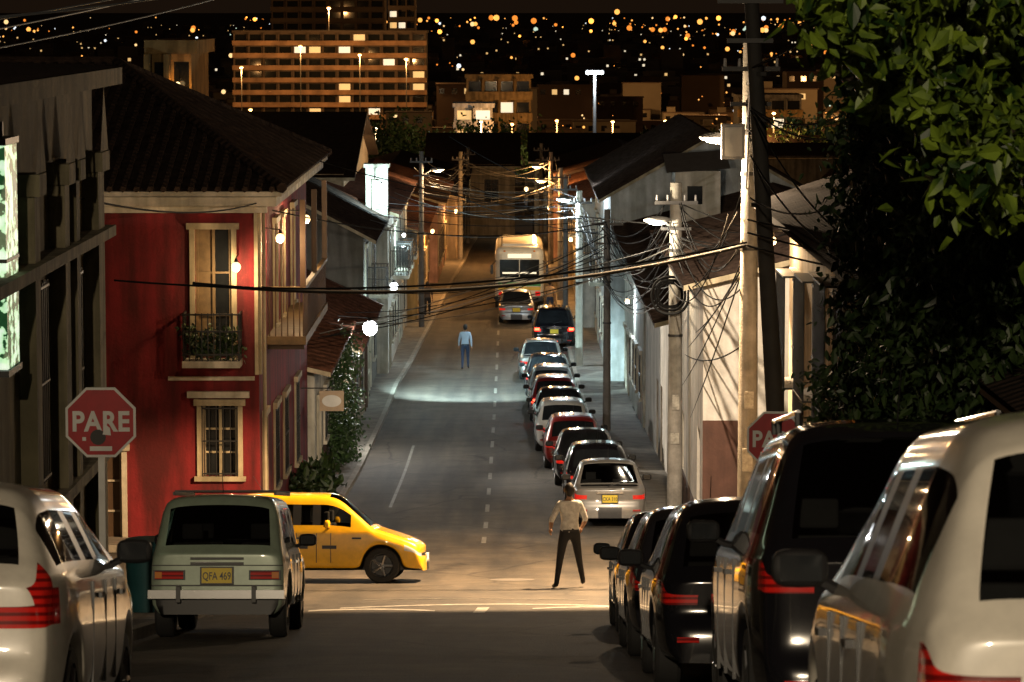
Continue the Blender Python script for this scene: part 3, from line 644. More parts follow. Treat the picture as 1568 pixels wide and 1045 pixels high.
    for w_ in yw:
        for s_ in(1,-1):
            cx=s_*(W/2-.13)
            wh.lathe((cx,w_,R),(s_,0,0),[(-.1,R*.55),(-.1,R*.93),(-.07,R),(.07,R),(.1,R*.93),(.105,R*.68),(.09,R*.66)],RUB,22)
            wh.lathe((cx,w_,R),(s_,0,0),[(.09,R*.66),(.07,R*.6),(.03,R*.57)],RIM,22); wh.lathe((cx,w_,R),(s_,0,0),[(.02,R*.58),(.02,.001)],BLK,22)
            for q in range(5):
                t=q*1.2566; dy,dz=math.cos(t),math.sin(t); 
                wh.cyl((cx+s_*.075,w_,R),(cx+s_*.085,w_+dy*R*.6,R+dz*R*.6),.035,.025,RIM,6)
            wh.cyl((cx+s_*.05,w_,R),(cx+s_*.1,w_,R),.06,.05,RIM,10)
    wh.obj('wheels',e,smooth=True)
    t=MB(); ye=-h-(.05 if not boxy else .0)-.045
    zp=zp or (.78 if suv and kind!='wagon' else (.66 if kind!='wagon' else .72))
    yp=ye-.005
    t.box(-.17,.17,yp-.015,yp+.03,zp-.085,zp+.085,plate); t.box(-.19,.19,yp-.008,yp+.04,zp-.1,zp+.1,BLK)
    t.box(-.25,.25,h+.10,h+.13,.35,.5,plate)
    t.box(-.3,.3,yp+.0,yp+.05,zp+.12,zp+.15,CHR if kind!='wagon' else BLK)
    if not boxy:
        for s_ in(1,-1): t.box(s_*W*.3,s_*W*.4,-h-.125,-h-.03,.38,.42,TLR)
        t.cyl((-.05,-h-.02,belt+.06),(.32,-h+.06,belt+.14),.012,.008,BLK,5)
    ymr=h-1.55 if kind!='hatch' else h-1.35
    def sq(p_): return Vector([math.copysign(abs(c_/q_)**.6*q_,c_) if c_ else 0 for c_,q_ in zip(p_,(.11,.05,.075))])
    for s_ in(1,-1):
        t.sph((s_*(W/2+.09),ymr,belt+.10),(.11,.05,.075),BLK if paintm.name!='paint_yellow' else paintm,14,8,sq); t.cyl((s_*(W/2-.05),ymr,belt+.02),(s_*(W/2+.05),ymr,belt+.07),.025,.02,BLK,6)
        t.box(s_*(W/2+.01),s_*(W/2+.17),ymr-.058,ymr-.050,belt+.05,belt+.15,DARKGL)
    for s_ in(1,-1):
        for yy in (-h+1.4 if kind!='sedan' else -.9,.0,h-1.5):
            t.box(s_*(W/2-.02),s_*(W/2+.001),yy-.006,yy+.006,.36,belt-.06,BLK)
        for yy in(-.3,.7): t.box(s_*(W/2-.02),s_*(W/2+.02),yy-.08,yy+.08,belt-.16,belt-.13,BLK if not boxy else CHR)
    if rails:
        for s_ in(1,-1):
            t.cyl((s_*(W/2*rw-.1),-h+.7,H+.05),(s_*(W/2*rw-.1),h-1.9,H+.05),.018,.018,CHR,6)
            for yy in(-h+.7,-.1,h-1.95): t.cyl((s_*(W/2*rw-.1),yy,H-.03),(s_*(W/2*rw-.1),yy,H+.05),.02,.02,BLK,6)
    t.cyl((0,-h+(.75 if kind!='sedan' else 1.5),H),(0,-h+(.55 if kind!='sedan' else 1.3),H+.3),.006,.003,BLK,5)
    if brake:
        for s_ in(1,-1): t.box(s_*W*.34,s_*W*.45,-h-.1,-h-.02,belt-.22,belt-.12,BRK)
    t.obj('trim',e,smooth=True)
    if seats:
        st=MB()
        for (sx,sy) in((-.36,.15),(.36,.15),(-.4,-.75),(.4,-.75)):
            st.box(sx-.23,sx+.23,sy-.08,sy+.06,.35,belt+.08,SEAT); st.box(sx-.12,sx+.12,sy-.06,sy+.03,belt+.12,belt+.3,SEAT)
        st.box(-W/2+.12,W/2-.12,-h+.2,h-1.0,.32,.36,SEAT); st.box(-W/2+.15,W/2-.15,h-1.25,h-1.0,.36,belt-.02,SEAT)
        st.obj('seats',e,bevel=.03)
    if platetxt:
        tx=text('plate_number',platetxt,.12,BLK,e); tx.location=(0,yp-.018,zp-.045); tx.rotation_euler=(math.radians(90),0,0); tx.scale=(.72,1,1)
    return e
def text(name,s,size,m,parent):
    c=bpy.data.curves.new(name,'FONT'); c.body=s; c.size=size; c.align_x='CENTER'; c.extrude=.002; c.offset=size*.012; c.materials.append(m)
    o=bpy.data.objects.new(name,c); COL.objects.link(o); o.parent=parent; return o
PW=paint('paint_white',(.58,.55,.48)); PK=paint('paint_black',(.006,.006,.008),0,.12,.2); PG=paint('paint_grey',(.18,.17,.155),.2); PS=paint('paint_silver',(.25,.25,.25),.6); PW2=paint('paint_white_dusty',(.42,.41,.38))
PGR=paint('paint_sage',(.29,.36,.28),.15,.35); PY_=paint('paint_yellow',(.80,.44,.01)); PR=paint('paint_dark_red',(.16,.012,.012)); PD=paint('paint_graphite',(.02,.02,.025),0,.14,.25)
car('parked_white_car',2.06,9.6+1.95,PW,3.95,1.74,1.68,'hatch',sub=2,rw=.72,belt=1.03,lz=.76,zp=.62)
car('parked_black_suv',2.24,17.8+2.15,PK,4.35,1.84,1.88,'suv',sub=2,rails=True,rw=.74,belt=1.14,lz=.96)
car('parked_black_hatchback',1.95,24.8+1.95,PK,3.9,1.7,1.49,'hatch',sub=2,rw=.76)
car('parked_dark_car',1.96,31+1.95,PD,3.9,1.7,1.47,'hatch',sub=2,rw=.76)
car('parked_black_sedan',2.06,37.4+2.1,PK,4.2,1.7,1.44,'sedan',sub=2,rw=.76)
car('parked_white_hatchback',-3.26,17+1.95,PW,3.95,1.72,1.52,'hatch',sub=2,rw=.74,pillarlamp=True,belt=1.02,lz=.74)
car('parked_station_wagon',-3.33,36.3+2.0,PGR,4.0,1.56,1.62,'wagon',sub=1,rw=.86,boxy=True,belt=1.0,plate=PLY,platetxt='QFA 469',lamps=False)
w=bpy.data.objects['parked_station_wagon']
t=MB(); h=2.0
t.box(-.77,.77,-h-.15,-h-.06,.46,.56,CHR); t.box(-.45,-.4,-h-.17,-h-.06,.42,.6,BLK); t.box(.45,.4,-h-.17,-h-.06,.42,.6,BLK)
for s_ in(1,-1):
    t.box(s_*.36,s_*.72,-h-.035,-h+.02,.67,.78,BLK); t.box(s_*.38,s_*.70,-h-.05,-h+.02,.68,.77,TLR); t.box(s_*.62,s_*.70,-h-.055,-h-.051,.69,.76,TLO)
t.box(-.3,.3,-h-.05,-h,.90,.925,BLK); t.box(-.74,.74,-h-.03,-h+.02,.60,.615,BLK); t.box(-.74,.74,-h-.03,-h+.02,.83,.84,BLK); t.box(-.25,-.02,-h-.03,-h,.86,.875,CHR)
for q in range(7): t.box(-.6,.6,-.9+q*.35,-.87+q*.35,1.67,1.69,IRON)
for s_ in(1,-1): t.box(s_*.6,s_*.57,-1.1,1.25,1.63,1.67,IRON)
t.obj('bumper_and_rack',w,bevel=.01)
tx=car('yellow_taxi',-3.35,56.6,PY_,3.5,1.52,1.54,'city',yaw=math.radians(-93),sub=2,rw=.80,plate=PLW,belt=.93)
t=MB(); 
for s_ in(1,-1):
    t.box(s_*.745,s_*.768,-.75,-.15,.60,.66,BLK); t.box(s_*.745,s_*.768,.1,.35,.60,.66,BLK)
t.obj('door_lettering',tx)
row=[(2.22,75.4,PG,'sedan',4.2,1.72,1.44),(2.12,81.6,PK,'hatch',3.9,1.68,1.46),(1.95,87.0,PD,'sedan',4.2,1.7,1.43),(1.72,92.4,PR,'hatch',3.9,1.68,1.46),(1.5,97.6,PW2,'hatch',3.9,1.68,1.5),(1.5,102.8,PK,'sedan',4.2,1.7,1.43),(1.4,108,PR,'hatch',3.9,1.68,1.46),(1.35,112.6,PS,'hatch',3.8,1.66,1.46),(1.3,117.4,PK,'sedan',4.2,1.7,1.43),(1.1,124,PG,'sedan',4.2,1.7,1.45),(1.75,137,PK,'suv',4.3,1.8,1.7)]
nm=['parked_grey_sedan','parked_black_hatch','parked_graphite_sedan','parked_red_hatch','parked_white_compact_car','parked_dark_sedan','parked_maroon_car','parked_silver_hatch','parked_black_saloon','parked_grey_saloon','parked_dark_suv']
for (x,y,pm,kd,L_,W_,H_),n_ in zip(row,nm):
    car(n_,x,y,pm,L_,W_,H_,kd,sub=1,seats=(y<77),brake=(n_ in('parked_dark_suv','parked_maroon_car')),rw=.78,platetxt='CKA 310' if y<77 else None,tl=TLF)
car('silver_sedan',.2,148.7,PS,4.2,1.66,1.42,'sedan',sub=1,seats=False,tl=TLF)
# bus
e=empty('minibus',Matrix.Translation((.35,157.4,zr(157.4)))); b=MB(); BW=mat('bus_white',(.6,.6,.55),.35,coat=.5,var=.15); BG=mat('bus_green',(.05,.28,.1),.4,var=.1); BYE=mat('bus_yellow',(.6,.42,.05),.4,var=.1)
b.box(-1.15,1.15,-4,4,.4,3.05,BW); o=b.obj('body',e,bevel=.34,seg=4); 
b=MB(); b.box(-.93,.93,-4.03,-3.98,1.62,2.45,DARKGL); b.box(-1.0,1.0,-4.02,-3.98,1.2,1.38,BG); b.box(-1.0,1.0,-4.025,-3.98,1.0,1.16,BYE); b.box(-1.1,1.1,-4.12,-4.0,.5,.7,BLK); b.box(-.8,.8,-3.2,3.2,3.04,3.14,BW)
b.box(-.55,.55,-4.035,-4.0,2.53,2.72,LW); b.box(-.8,.8,-4.034,-4.031,1.78,1.86,LW); b.box(-.02,.02,-4.045,-4.0,1.62,2.45,BW); b.box(-.22,.22,-4.05,-4.0,.78,.92,PLW)
for s_ in(1,-1):
    b.box(s_*.75,s_*.98,-4.06,-3.98,.75,.95,TLF); b.sph((s_*.7,-4.0,2.85),(.06,.05,.04),TLO,8,5); b.cyl((s_*1.1,-3.9,2.4),(s_*1.3,-3.98,2.2),.02,.02,BLK,6)
    for q in range(5): b.box(s_*1.13,s_*1.16,-3.3+q*1.4,-2.1+q*1.4,1.7,2.45,DARKGL)
    for yy in(-2.6,2.5): b.lathe((s_*.98,yy,.42),(s_,0,0),[(-.15,.3),(-.15,.4),(.15,.4),(.17,.25),(.1,.001)],RUB,18)
    b.box(s_*1.24,s_*1.36,-4.0,-3.92,1.75,2.2,BLK)
b.obj('windows_lamps_wheels',e)
# ---------------------------------------------------------------- signs
SR=mat('sign_red',(.34,.005,.009),.45,var=.25,scale=4); SW=mat('sign_white',(.6,.6,.57),.5,var=.15)
def pare(x,y,zc,rot,R_=.41):
    e=empty('stop_sign',Matrix.Translation((x,y,zc))@Matrix.Rotation(rot,4,'Z')); b=MB()
    def octg(r_,yy,m): b.poly([(r_*math.cos(math.pi/8+k_*math.pi/4),yy,r_*math.sin(math.pi/8+k_*math.pi/4)) for k_ in range(8)],m)
    i=len(b.v); octg(R_,-.02,SW); octg(R_,-.002,GALV); octg(R_*.93,-.023,SR)
    for k_ in range(8): 
        p_=[b.v[i+k_],b.v[i+(k_+1)%8],b.v[i+8+(k_+1)%8],b.v[i+8+k_]]; b.poly(p_,SW)
    b.obj('plate',e); q=MB(); q.box(-.035,.035,.0,.05,zr(y)+.1-zc,R_*.8,SW); q.box(-.2,.2,-.001,.012,-.15,-.1,GALV); q.obj('post',e)
    t_=text('lettering','PARE',.30,SW,e); t_.location=(0,-.026,-.09); t_.rotation_euler=(math.radians(90),0,0); t_.scale=(.88,1,1); t_.data.offset=.009; t_.data.space_character=1.06
    q=MB(); q.poly([(-.03+.085*math.cos(k_*.45),-.031,-.16+.085*math.sin(k_*.45)) for k_ in range(14)],IRON); q.poly([(.02,-.032,-.13),(.11,-.032,-.14),(.10,-.032,-.06),(.05,-.032,-.02)],SW); q.poly([(-.12,-.0245,-.31),(.12,-.0245,-.31),(.12,-.0245,-.26),(-.12,-.0245,-.26)],SW); q.poly([(-.2,-.0245,-.2),(-.16,-.0245,-.2),(-.16,-.0245,-.16),(-.2,-.0245,-.16)],SW); q.obj('sticker',e)
pare(-4.44,35,-4.43,0); pare(3.5,43,-5.68,math.radians(-8))
e=empty('shop_sign'); b=MB(); b.box(-4.75,-4.15,80.0,80.06,-9.85,-9.35,mat('sign_board',(.4,.3,.2),.6)); 
b.poly([(-4.45+.24*math.cos(k_*.349),79.995,-9.6+.15*math.sin(k_*.349)) for k_ in range(18)],SW); b.box(-5.2,-4.4,80.02,80.04,-9.3,-9.27,IRON); b.obj('board',e)
# ---------------------------------------------------------------- poles, lamps, cables
def pole(name,x,y,ztop,r0=.17,r1=.11,m=CONC,lean=0,cross=True):
    e=empty(name); b=MB(); zb_=zr(y)+.1; b.cyl((x-lean,y,zb_),(x,y,ztop),r0,r1,m,12)
    if cross:
        b.box(x-.5,x+.5,y-.13-r1*.3,y-.07-r1*.3,ztop-.5,ztop-.42,IRON); b.box(x-.35,x+.35,y-.14-r1*.3,y-.08-r1*.3,ztop-1.1,ztop-1.03,IRON)
        for q in(-.45,-.2,.2,.45): b.cyl((x+q,y-.13,ztop-.42),(x+q,y-.13,ztop-.28),.035,.025,GALV,6)
        for q in (-1.6,-2.3,-3.6): b.cyl((x-lean*.3,y,ztop+q),(x-lean*.3,y,ztop+q+.06),r1+.035,r1+.035,IRON,10)
    b.obj('post',e,smooth=True); return e
p1=pole('utility_pole',4.12,56.6,-.55,.19,.13); p2=pole('utility_pole',3.82,76,-4.0,.19,.14); p3=pole('utility_pole',3.62,50,.6,.15,.11,mat('pole_dark',(.03,.028,.025),.8),lean=-.62)
p4=pole('utility_pole',2.62,127,-7.0,.16,.12,WPL); p5=pole('utility_pole',2.98,102,-6.2,.13,.1,CONCD); p6=pole('utility_pole',2.2,185,-8,.16,.12); p7=pole('utility_pole',-4.0,144,-6.2,.13,.1,CONCD); p8=pole('utility_pole',2.35,158,-7.6,.16,.12); p9=pole('utility_pole',-3.0,190,-8.2,.15,.12)
pole('utility_pole',2.3,140,-7.2,.13,.1,CONCD); pole('utility_pole',1.9,212,-8.6,.15,.12); pole('utility_pole',-2.9,215,-9,.15,.12)
q=MB()
for (x,y,z0_,h_,w_) in ((3.83,75.79,-9.3,.35,.16),(3.81,75.79,-10.1,.25,.2),(4.12,56.38,-6.9,.3,.16),(4.1,56.37,-8,.4,.18)): q.box(x-w_/2,x+w_/2,y-.012,y,z0_,z0_+h_,mat('poster_paper',(.4,.38,.33),.8,var=.5,scale=12))
q.obj('pole_posters')
def cobra(parent,x,y,z,dx,emit_on,dy=0):
    b=MB(); HM=mat('lamp_housing',(.35,.35,.34),.5,.3)
    b.cyl((x,y,z-.3),(x+dx*.7,y+dy*.7,z+.0),.03,.03,GALV,6); b.sph((x+dx,y+dy,z),(.32,.16,.09),HM,12,8); b.sph((x+dx,y+dy,z-.05),(.22,.12,.07),emit_on,12,6); b.obj('luminaire',parent,smooth=True)
LEM=mat('luminaire_lens_warm',(.8,.7,.5),.3,emit=(1,.6,.25),es=2.5,var=0); LEC=mat('luminaire_lens_cool',(.8,.9,.9),.3,emit=(.8,.95,1),es=25,var=0)
LED=mat('luminaire_lens_dim',(.5,.45,.35),.3,emit=(1,.8,.5),es=.6,var=0)
cobra(p1,4.12,56.6,-2.2,-.55,LED,.2); cobra(p2,3.82,76,-4.85,-.45,LEC,-.3); cobra(p4,2.62,127,-7.3,-.6,LEC,-.2); cobra(p8,2.35,158,-8.2,-.9,LEM); cobra(p7,-4,144,-7,.7,LEM); cobra(p6,2.2,185,-8.8,-.8,LEM)
b=MB(); b.box(3.6,4.0,56.1,56.3,-2.55,-1.95,mat('box_grey',(.3,.3,.3),.5)); b.box(3.65,3.95,56.09,56.098,-2.5,-2.0,SW); b.obj('floodlight_box',p1,bevel=.02)
WARM=(1,.66,.34);SOD=(1,.48,.15);COOL=(.76,.92,1);CYAN=(.66,.96,1)
lightobj('lamp_light','SPOT',(3.2,57.2,-2.45),19500,(1,.64,.33),p1,.12,aim=(1.0,57.0,-10.3),cone=119,blend=.12)
lightobj('flood_light','SPOT',(3.0,58.6,-2.9),10500,(1,.80,.58),p1,.05,aim=(5.0,73,-7.6),cone=64,blend=.5)
lightobj('spill_light','POINT',(3.35,56.6,-2.7),1300,(1,.72,.45),p1,.08)
lightobj('lamp_light','POINT',(2.9,75.4,-5.1),650,(1,.82,.58),p2,.06)
lightobj('lamp_light','POINT',(1.9,126.8,-7.6),1500,COOL,p4,.12)
lightobj('lamp_light','POINT',(1.3,158,-8.5),1700,SOD,p8,.12)
lightobj('lamp_light','POINT',(-3.1,144,-7.3),800,WARM,p7,.12)
lightobj('lamp_light','POINT',(1.3,185,-9.1),1500,SOD,p6,.12)
c=bpy.data.curves.new('cable_coil','CURVE'); c.dimensions='3D'; c.bevel_depth=.02; c.materials.append(CBL)
for k_ in range(9):
    sp=c.splines.new('POLY'); sp.use_cyclic_u=True; n=28; sp.points.add(n-1); rr_=.27+.025*k_*rr.uniform(.5,1.3); 
    for q in range(n):
        a=q*2*math.pi/n; sp.points[q].co=(3.68+rr_*math.cos(a),75.75-.02*k_,-6.6+rr_*1.05*math.sin(a)+.02*math.sin(3*a),1)
o=bpy.data.objects.new('cable_coil',c); COL.objects.link(o); o.parent=p2
def cables(name,lst,r_=.014,m=CBL):
    c=bpy.data.curves.new(name,'CURVE'); c.dimensions='3D'; c.bevel_depth=r_; c.bevel_resolution=1; c.materials.append(m)
    for a,b_,sag in lst:
        a=Vector(a);b_=Vector(b_);n=18;sp=c.splines.new('POLY');sp.points.add(n)
        for q in range(n+1):
            t=q/n;p_=a.lerp(b_,t);p_.z-=sag*4*t*(1-t); sp.points[q].co=(*p_,1)
    o=bpy.data.objects.new(name,c); COL.objects.link(o); return o
T1=(4.05,56.5);T2=(3.82,75.9);T4=(2.62,126.9);T5=(2.98,101.9)
CBG=mat('cable_grey',(.16,.16,.15),.7,var=.2)
L_=[];LG=[]
for q in range(7): L_.append(((T1[0]+rr.uniform(-.3,.3),T1[1],-2.6-rr.random()*2.2),(T2[0]+rr.uniform(-.3,.3),T2[1],-4.4-rr.random()*2),rr.uniform(.3,1.1)))
for q in range(20): (L_ if q%2 else LG).append(((T2[0]+rr.uniform(-.3,.3),T2[1],-4.3-rr.random()*2.4),(T5[0]+rr.uniform(-.3,.3),T5[1],-6.5-rr.random()*2),rr.uniform(.2,1.4)))
for q in range(10): (L_ if q%2 else LG).append(((T5[0]+rr.uniform(-.3,.3),T5[1],-6.5-rr.random()*2),(T4[0]+rr.uniform(-.3,.3),T4[1],-7.2-rr.random()*1.5),rr.uniform(.2,.8)))
for a,b_ in (((2.62,127,-7.4),(2.3,140,-7.6)),((2.3,140,-7.6),(2.35,158,-7.9)),((2.35,158,-7.9),(2.2,185,-8.3)),((2.2,185,-8.3),(1.9,212,-8.9)),((-4,144,-6.6),(-3,190,-8.5)),((-3,190,-8.5),(-2.9,215,-9.3)),((-4,144,-6.6),(2.3,140,-7.6)),((-4,144,-6.8),(2.35,158,-8.0)),((-3,190,-8.5),(2.2,185,-8.4))):
    for q in range(5): (L_ if q%2 else LG).append(((a[0]+rr.uniform(-.4,.4),a[1],a[2]-rr.random()*1.2),(b_[0]+rr.uniform(-.4,.4),b_[1],b_[2]-rr.random()*1.2),rr.uniform(.2,.8)))
for q in range(10): L_.append(((3.82,76,-4.4-rr.random()*1.5),(5.5+rr.random()*4,70+rr.random()*6,-4.6-rr.random()*1.2),rr.uniform(.05,.5)))
for q in range(5): L_.append(((4.1,57.0,-3.6-rr.random()*2.5),(4.13,70.5+rr.random()*12,-7.2-rr.random()*2.2),rr.uniform(.05,.5)))
for q in range(5): L_.append(((3.65,50,-.6-rr.random()*1.4),(4.05,56.5,-1.2-rr.random()*2),.15)); L_.append(((3.65,50,-1-rr.random()*2),(4.4,40,-1.0-rr.random()*2.5),.3))
for (ya,za,yb,zb2) in ((86,-8.6,102,-6.6),(92,-8.8,76,-5.2),(99,-9.4,102,-6.9),(108,-9.2,102,-7.2),(118,-7.4,102,-6.5),(122,-7.2,127,-7.4),(133,-7.4,127,-7.6),(126,-7.3,140,-7.7),(152,-9.3,140,-7.9),(160,-9.2,158,-8.1)):
    xl=-5.1 if ya<124 else (-4.75 if ya<148 else -4.2); xr={76:3.82,102:2.98,127:2.62,140:2.3,158:2.35}[yb]
    for q in range(2): (L_ if q else LG).append(((xl,ya+rr.uniform(-1,1),za+rr.uniform(-.2,.2)),(xr,yb,zb2-rr.random()*.6),rr.uniform(.2,.6)))
cables('overhead_cables',L_); cables('telephone_cables',LG,.013,CBG)
TH=[((-5.4,55,-4.6),(4.1,56.5,-4.05),.42),((-5.5,45,-3.72),(3.6,50,-3.55),.35),((-5.3,68,-5.75),(3.82,76,-5.4),.5)]
cables('thick_span_cable',TH[:1],.034)
cables('span_cables',TH[1:]+[((-5.6,42,-2.4),(-5.3,68,-4.0),.2),((-9,68,-4.4),(-5.6,43,-2.5),.1),((3.62,50,-3.2),(5.5,45,-3.25),.05),((3.62,50,-3.4),(5.5,45,-3.5),.05),((3.62,50,-3.6),(5.5,45,-3.7),.05),((3.62,50,-.5),(8,49,1.5),.1),((3.62,50,-.9),(6.5,44,1.5),.2)],.016)
cables('power_lines',[((-9,50,-.2),(-2.8,55,.65),.08),((-7,40,-.15),(-2.6,46,.6),.1),((-9,52,-.75),(-2.6,70,1.4),.2),((-9,46,-.4),(-2.5,52,1.0),.1),((-9,46,-.6),(-2.5,58,1.2),.1)],.015,mat('cable_aluminium',(.2,.22,.24),.5,.6,var=.1))
cables('service_cables',[((-2.5,130,-5.0),(2.6,127,-7.3),.2),((-9.5,84,-2.2),(3.82,76,-5.0),.6),((-5.3,72,-4.4),(2.98,102,-6.6),.5),((-4.8,84,-8.4),(3,102,-7.4),.4),((-4,144,-7.2),(2.98,102,-7.0),.5)],.015)
GLW=mat('lantern_glass_lit',(.9,.8,.6),.3,emit=(1,.68,.3),es=3.0,var=0)
def lantern(x,y,z,wx,pw,col=WARM,r_=.13,m=GLW):
    e=empty('wall_lantern'); b=MB(); b.sph((x,y,z),(r_,r_,r_),m,12,8); b.cyl((x,y,z+r_),(x,y,z+r_+.08),r_*.5,.02,IRON,8); b.cyl((x,y,z+r_+.08),(wx[0],wx[1],z+r_+.12),.015,.015,IRON,6); b.obj('globe_and_bracket',e,smooth=True)
    lightobj('lantern_light','POINT',(x,y-.02,z-r_-.08),pw,col,e,.05); return e
lantern(-5.72,67.5,-5.3,(-5.72,67.98),90,r_=.1); lantern(-4.95,69.6,-4.85,(-5.28,69.6),140,r_=.1); lantern(-4.75,75.2,-4.8,(-5.28,75.2),140,r_=.1)
GLC=mat('globe_cool_lit',(.9,.95,1),.3,emit=(.92,.97,1),es=12,var=0)
l=lantern(-4.15,95,-9.25,(-5.1,95.2),600,(.95,.93,.88),.22,GLC)
lightobj('wall_fill_spot','SPOT',(-3.8,94.8,-9.25),3600,(1,.88,.72),l,.06,aim=(4.2,86,-9.2),cone=66,blend=.6)  # extra spot added beside the globe to brighten the white wall opposite
l=lantern(-4.1,113,-9.55,(-5.0,113),150,CYAN,.14,GLC)
lightobj('downlight','SPOT',(-3.9,113,-9.75),12500,CYAN,l,.12,aim=(-.9,117.5,-13.9),cone=74,blend=.7)
lantern(-4.9,122.6,-6.6,(-5.2,123.7),420,CYAN,.1,GLC); lantern(-4.35,131,-9.0,(-4.75,131),320,CYAN,.07,GLC)  # lanterns added to wash the tower and street house in cyan
lantern(5.6,119.6,-8.0,(5.6,120.6),420,COOL,.08,GLC)  # lantern added to whiten the tall house gable
lantern(4.25,53.2,-3.75,(4.6,53.2),110,WARM,.07)  # lantern added to brighten the cream house near its corner
lantern(-3.9,160,-10.8,(-4.3,160),400,SOD,.1); lantern(2.7,150,-10.5,(3.1,150),250,WARM,.1); lantern(-3.2,186,-11.4,(-3.8,186),350,SOD,.1); lantern(2.2,196,-11.8,(2.4,196),350,SOD,.1); lantern(1.0,229,-12.5,(1.6,232),150,WARM,.15)
lantern(3.9,110,-9.8,(4.15,110.2),220,COOL,.08); lantern(-14.4,141,-3.2,(-14.4,142),60,SOD,.12)
pu=pole('street_lamp',-3.9,-20,9.4,.16,.1); cobra(pu,-3.9,-20,9.4,1.2,LEM)
lightobj('lamp_light','POINT',(-2.5,-20,9.1),29000,(1,.80,.55),pu,.25)
pu=pole('street_lamp',3.7,-6,6.6,.16,.1); cobra(pu,3.7,-6,6.6,-1.2,LEM)
lightobj('lamp_light','POINT',(2.3,-6,6.3),350,(1,.78,.5),pu,.15)
e=empty('floodlight_mast'); b=MB(); b.cyl((10.1,400,zr(400)),(10.1,400,-7.6),.3,.15,GALV,8); b.box(9,11.2,399.8,400.2,-7.8,-7.3,GALV)
for q in range(5): b.sph((9.2+q*.45,399.7,-7.55),(.25,.25,.25),EM[3],8,5)
b.obj('mast',e); lightobj('mast_light','POINT',(10.1,399,-8.2),6000,(.85,.95,1),e,.3)
for (x,y,z,pw,cc) in ((-31,388,-12,3000,SOD),(-64,775,-14,9000,SOD),(-50,775,-9,8000,SOD),(-36,775,-11,8000,SOD),(-25,775,-12,9000,SOD),(-48,860,0,10000,SOD),(0,425,-15,2500,SOD),(6,438,-15,2500,SOD),(16,520,-18,5000,SOD),(40,500,-16,6000,SOD),(62,600,-18,16000,SOD),(30,640,-22,9000,SOD),(-10,620,-22,8000,SOD),(86,700,-20,30000,SOD),(70,900,-22,50000,SOD),(20,950,-24,30000,SOD),(-25,600,-22,6000,WARM),(24,330,-11,2500,SOD),(-12,240,-9.5,400,SOD),(12,265,-10,1000,SOD),(-3,318,-11,2200,WARM),(-4,255,-10.5,500,WARM)):  # most of these lamps are added so the distant facades catch light
    e=empty('distant_lamp'); b=MB(); b.cyl((x,y,zr(y)),(x,y,z),.14,.09,CONCD,6); rs=y*.0006; b.sph((x,y,z+rs),(rs,rs,rs*.7),EM[1] if cc!=WARM else EM[2],8,6); b.obj('post',e); lightobj('lamp_light','POINT',(x,y-1,z-.6),pw,cc,e,.3)
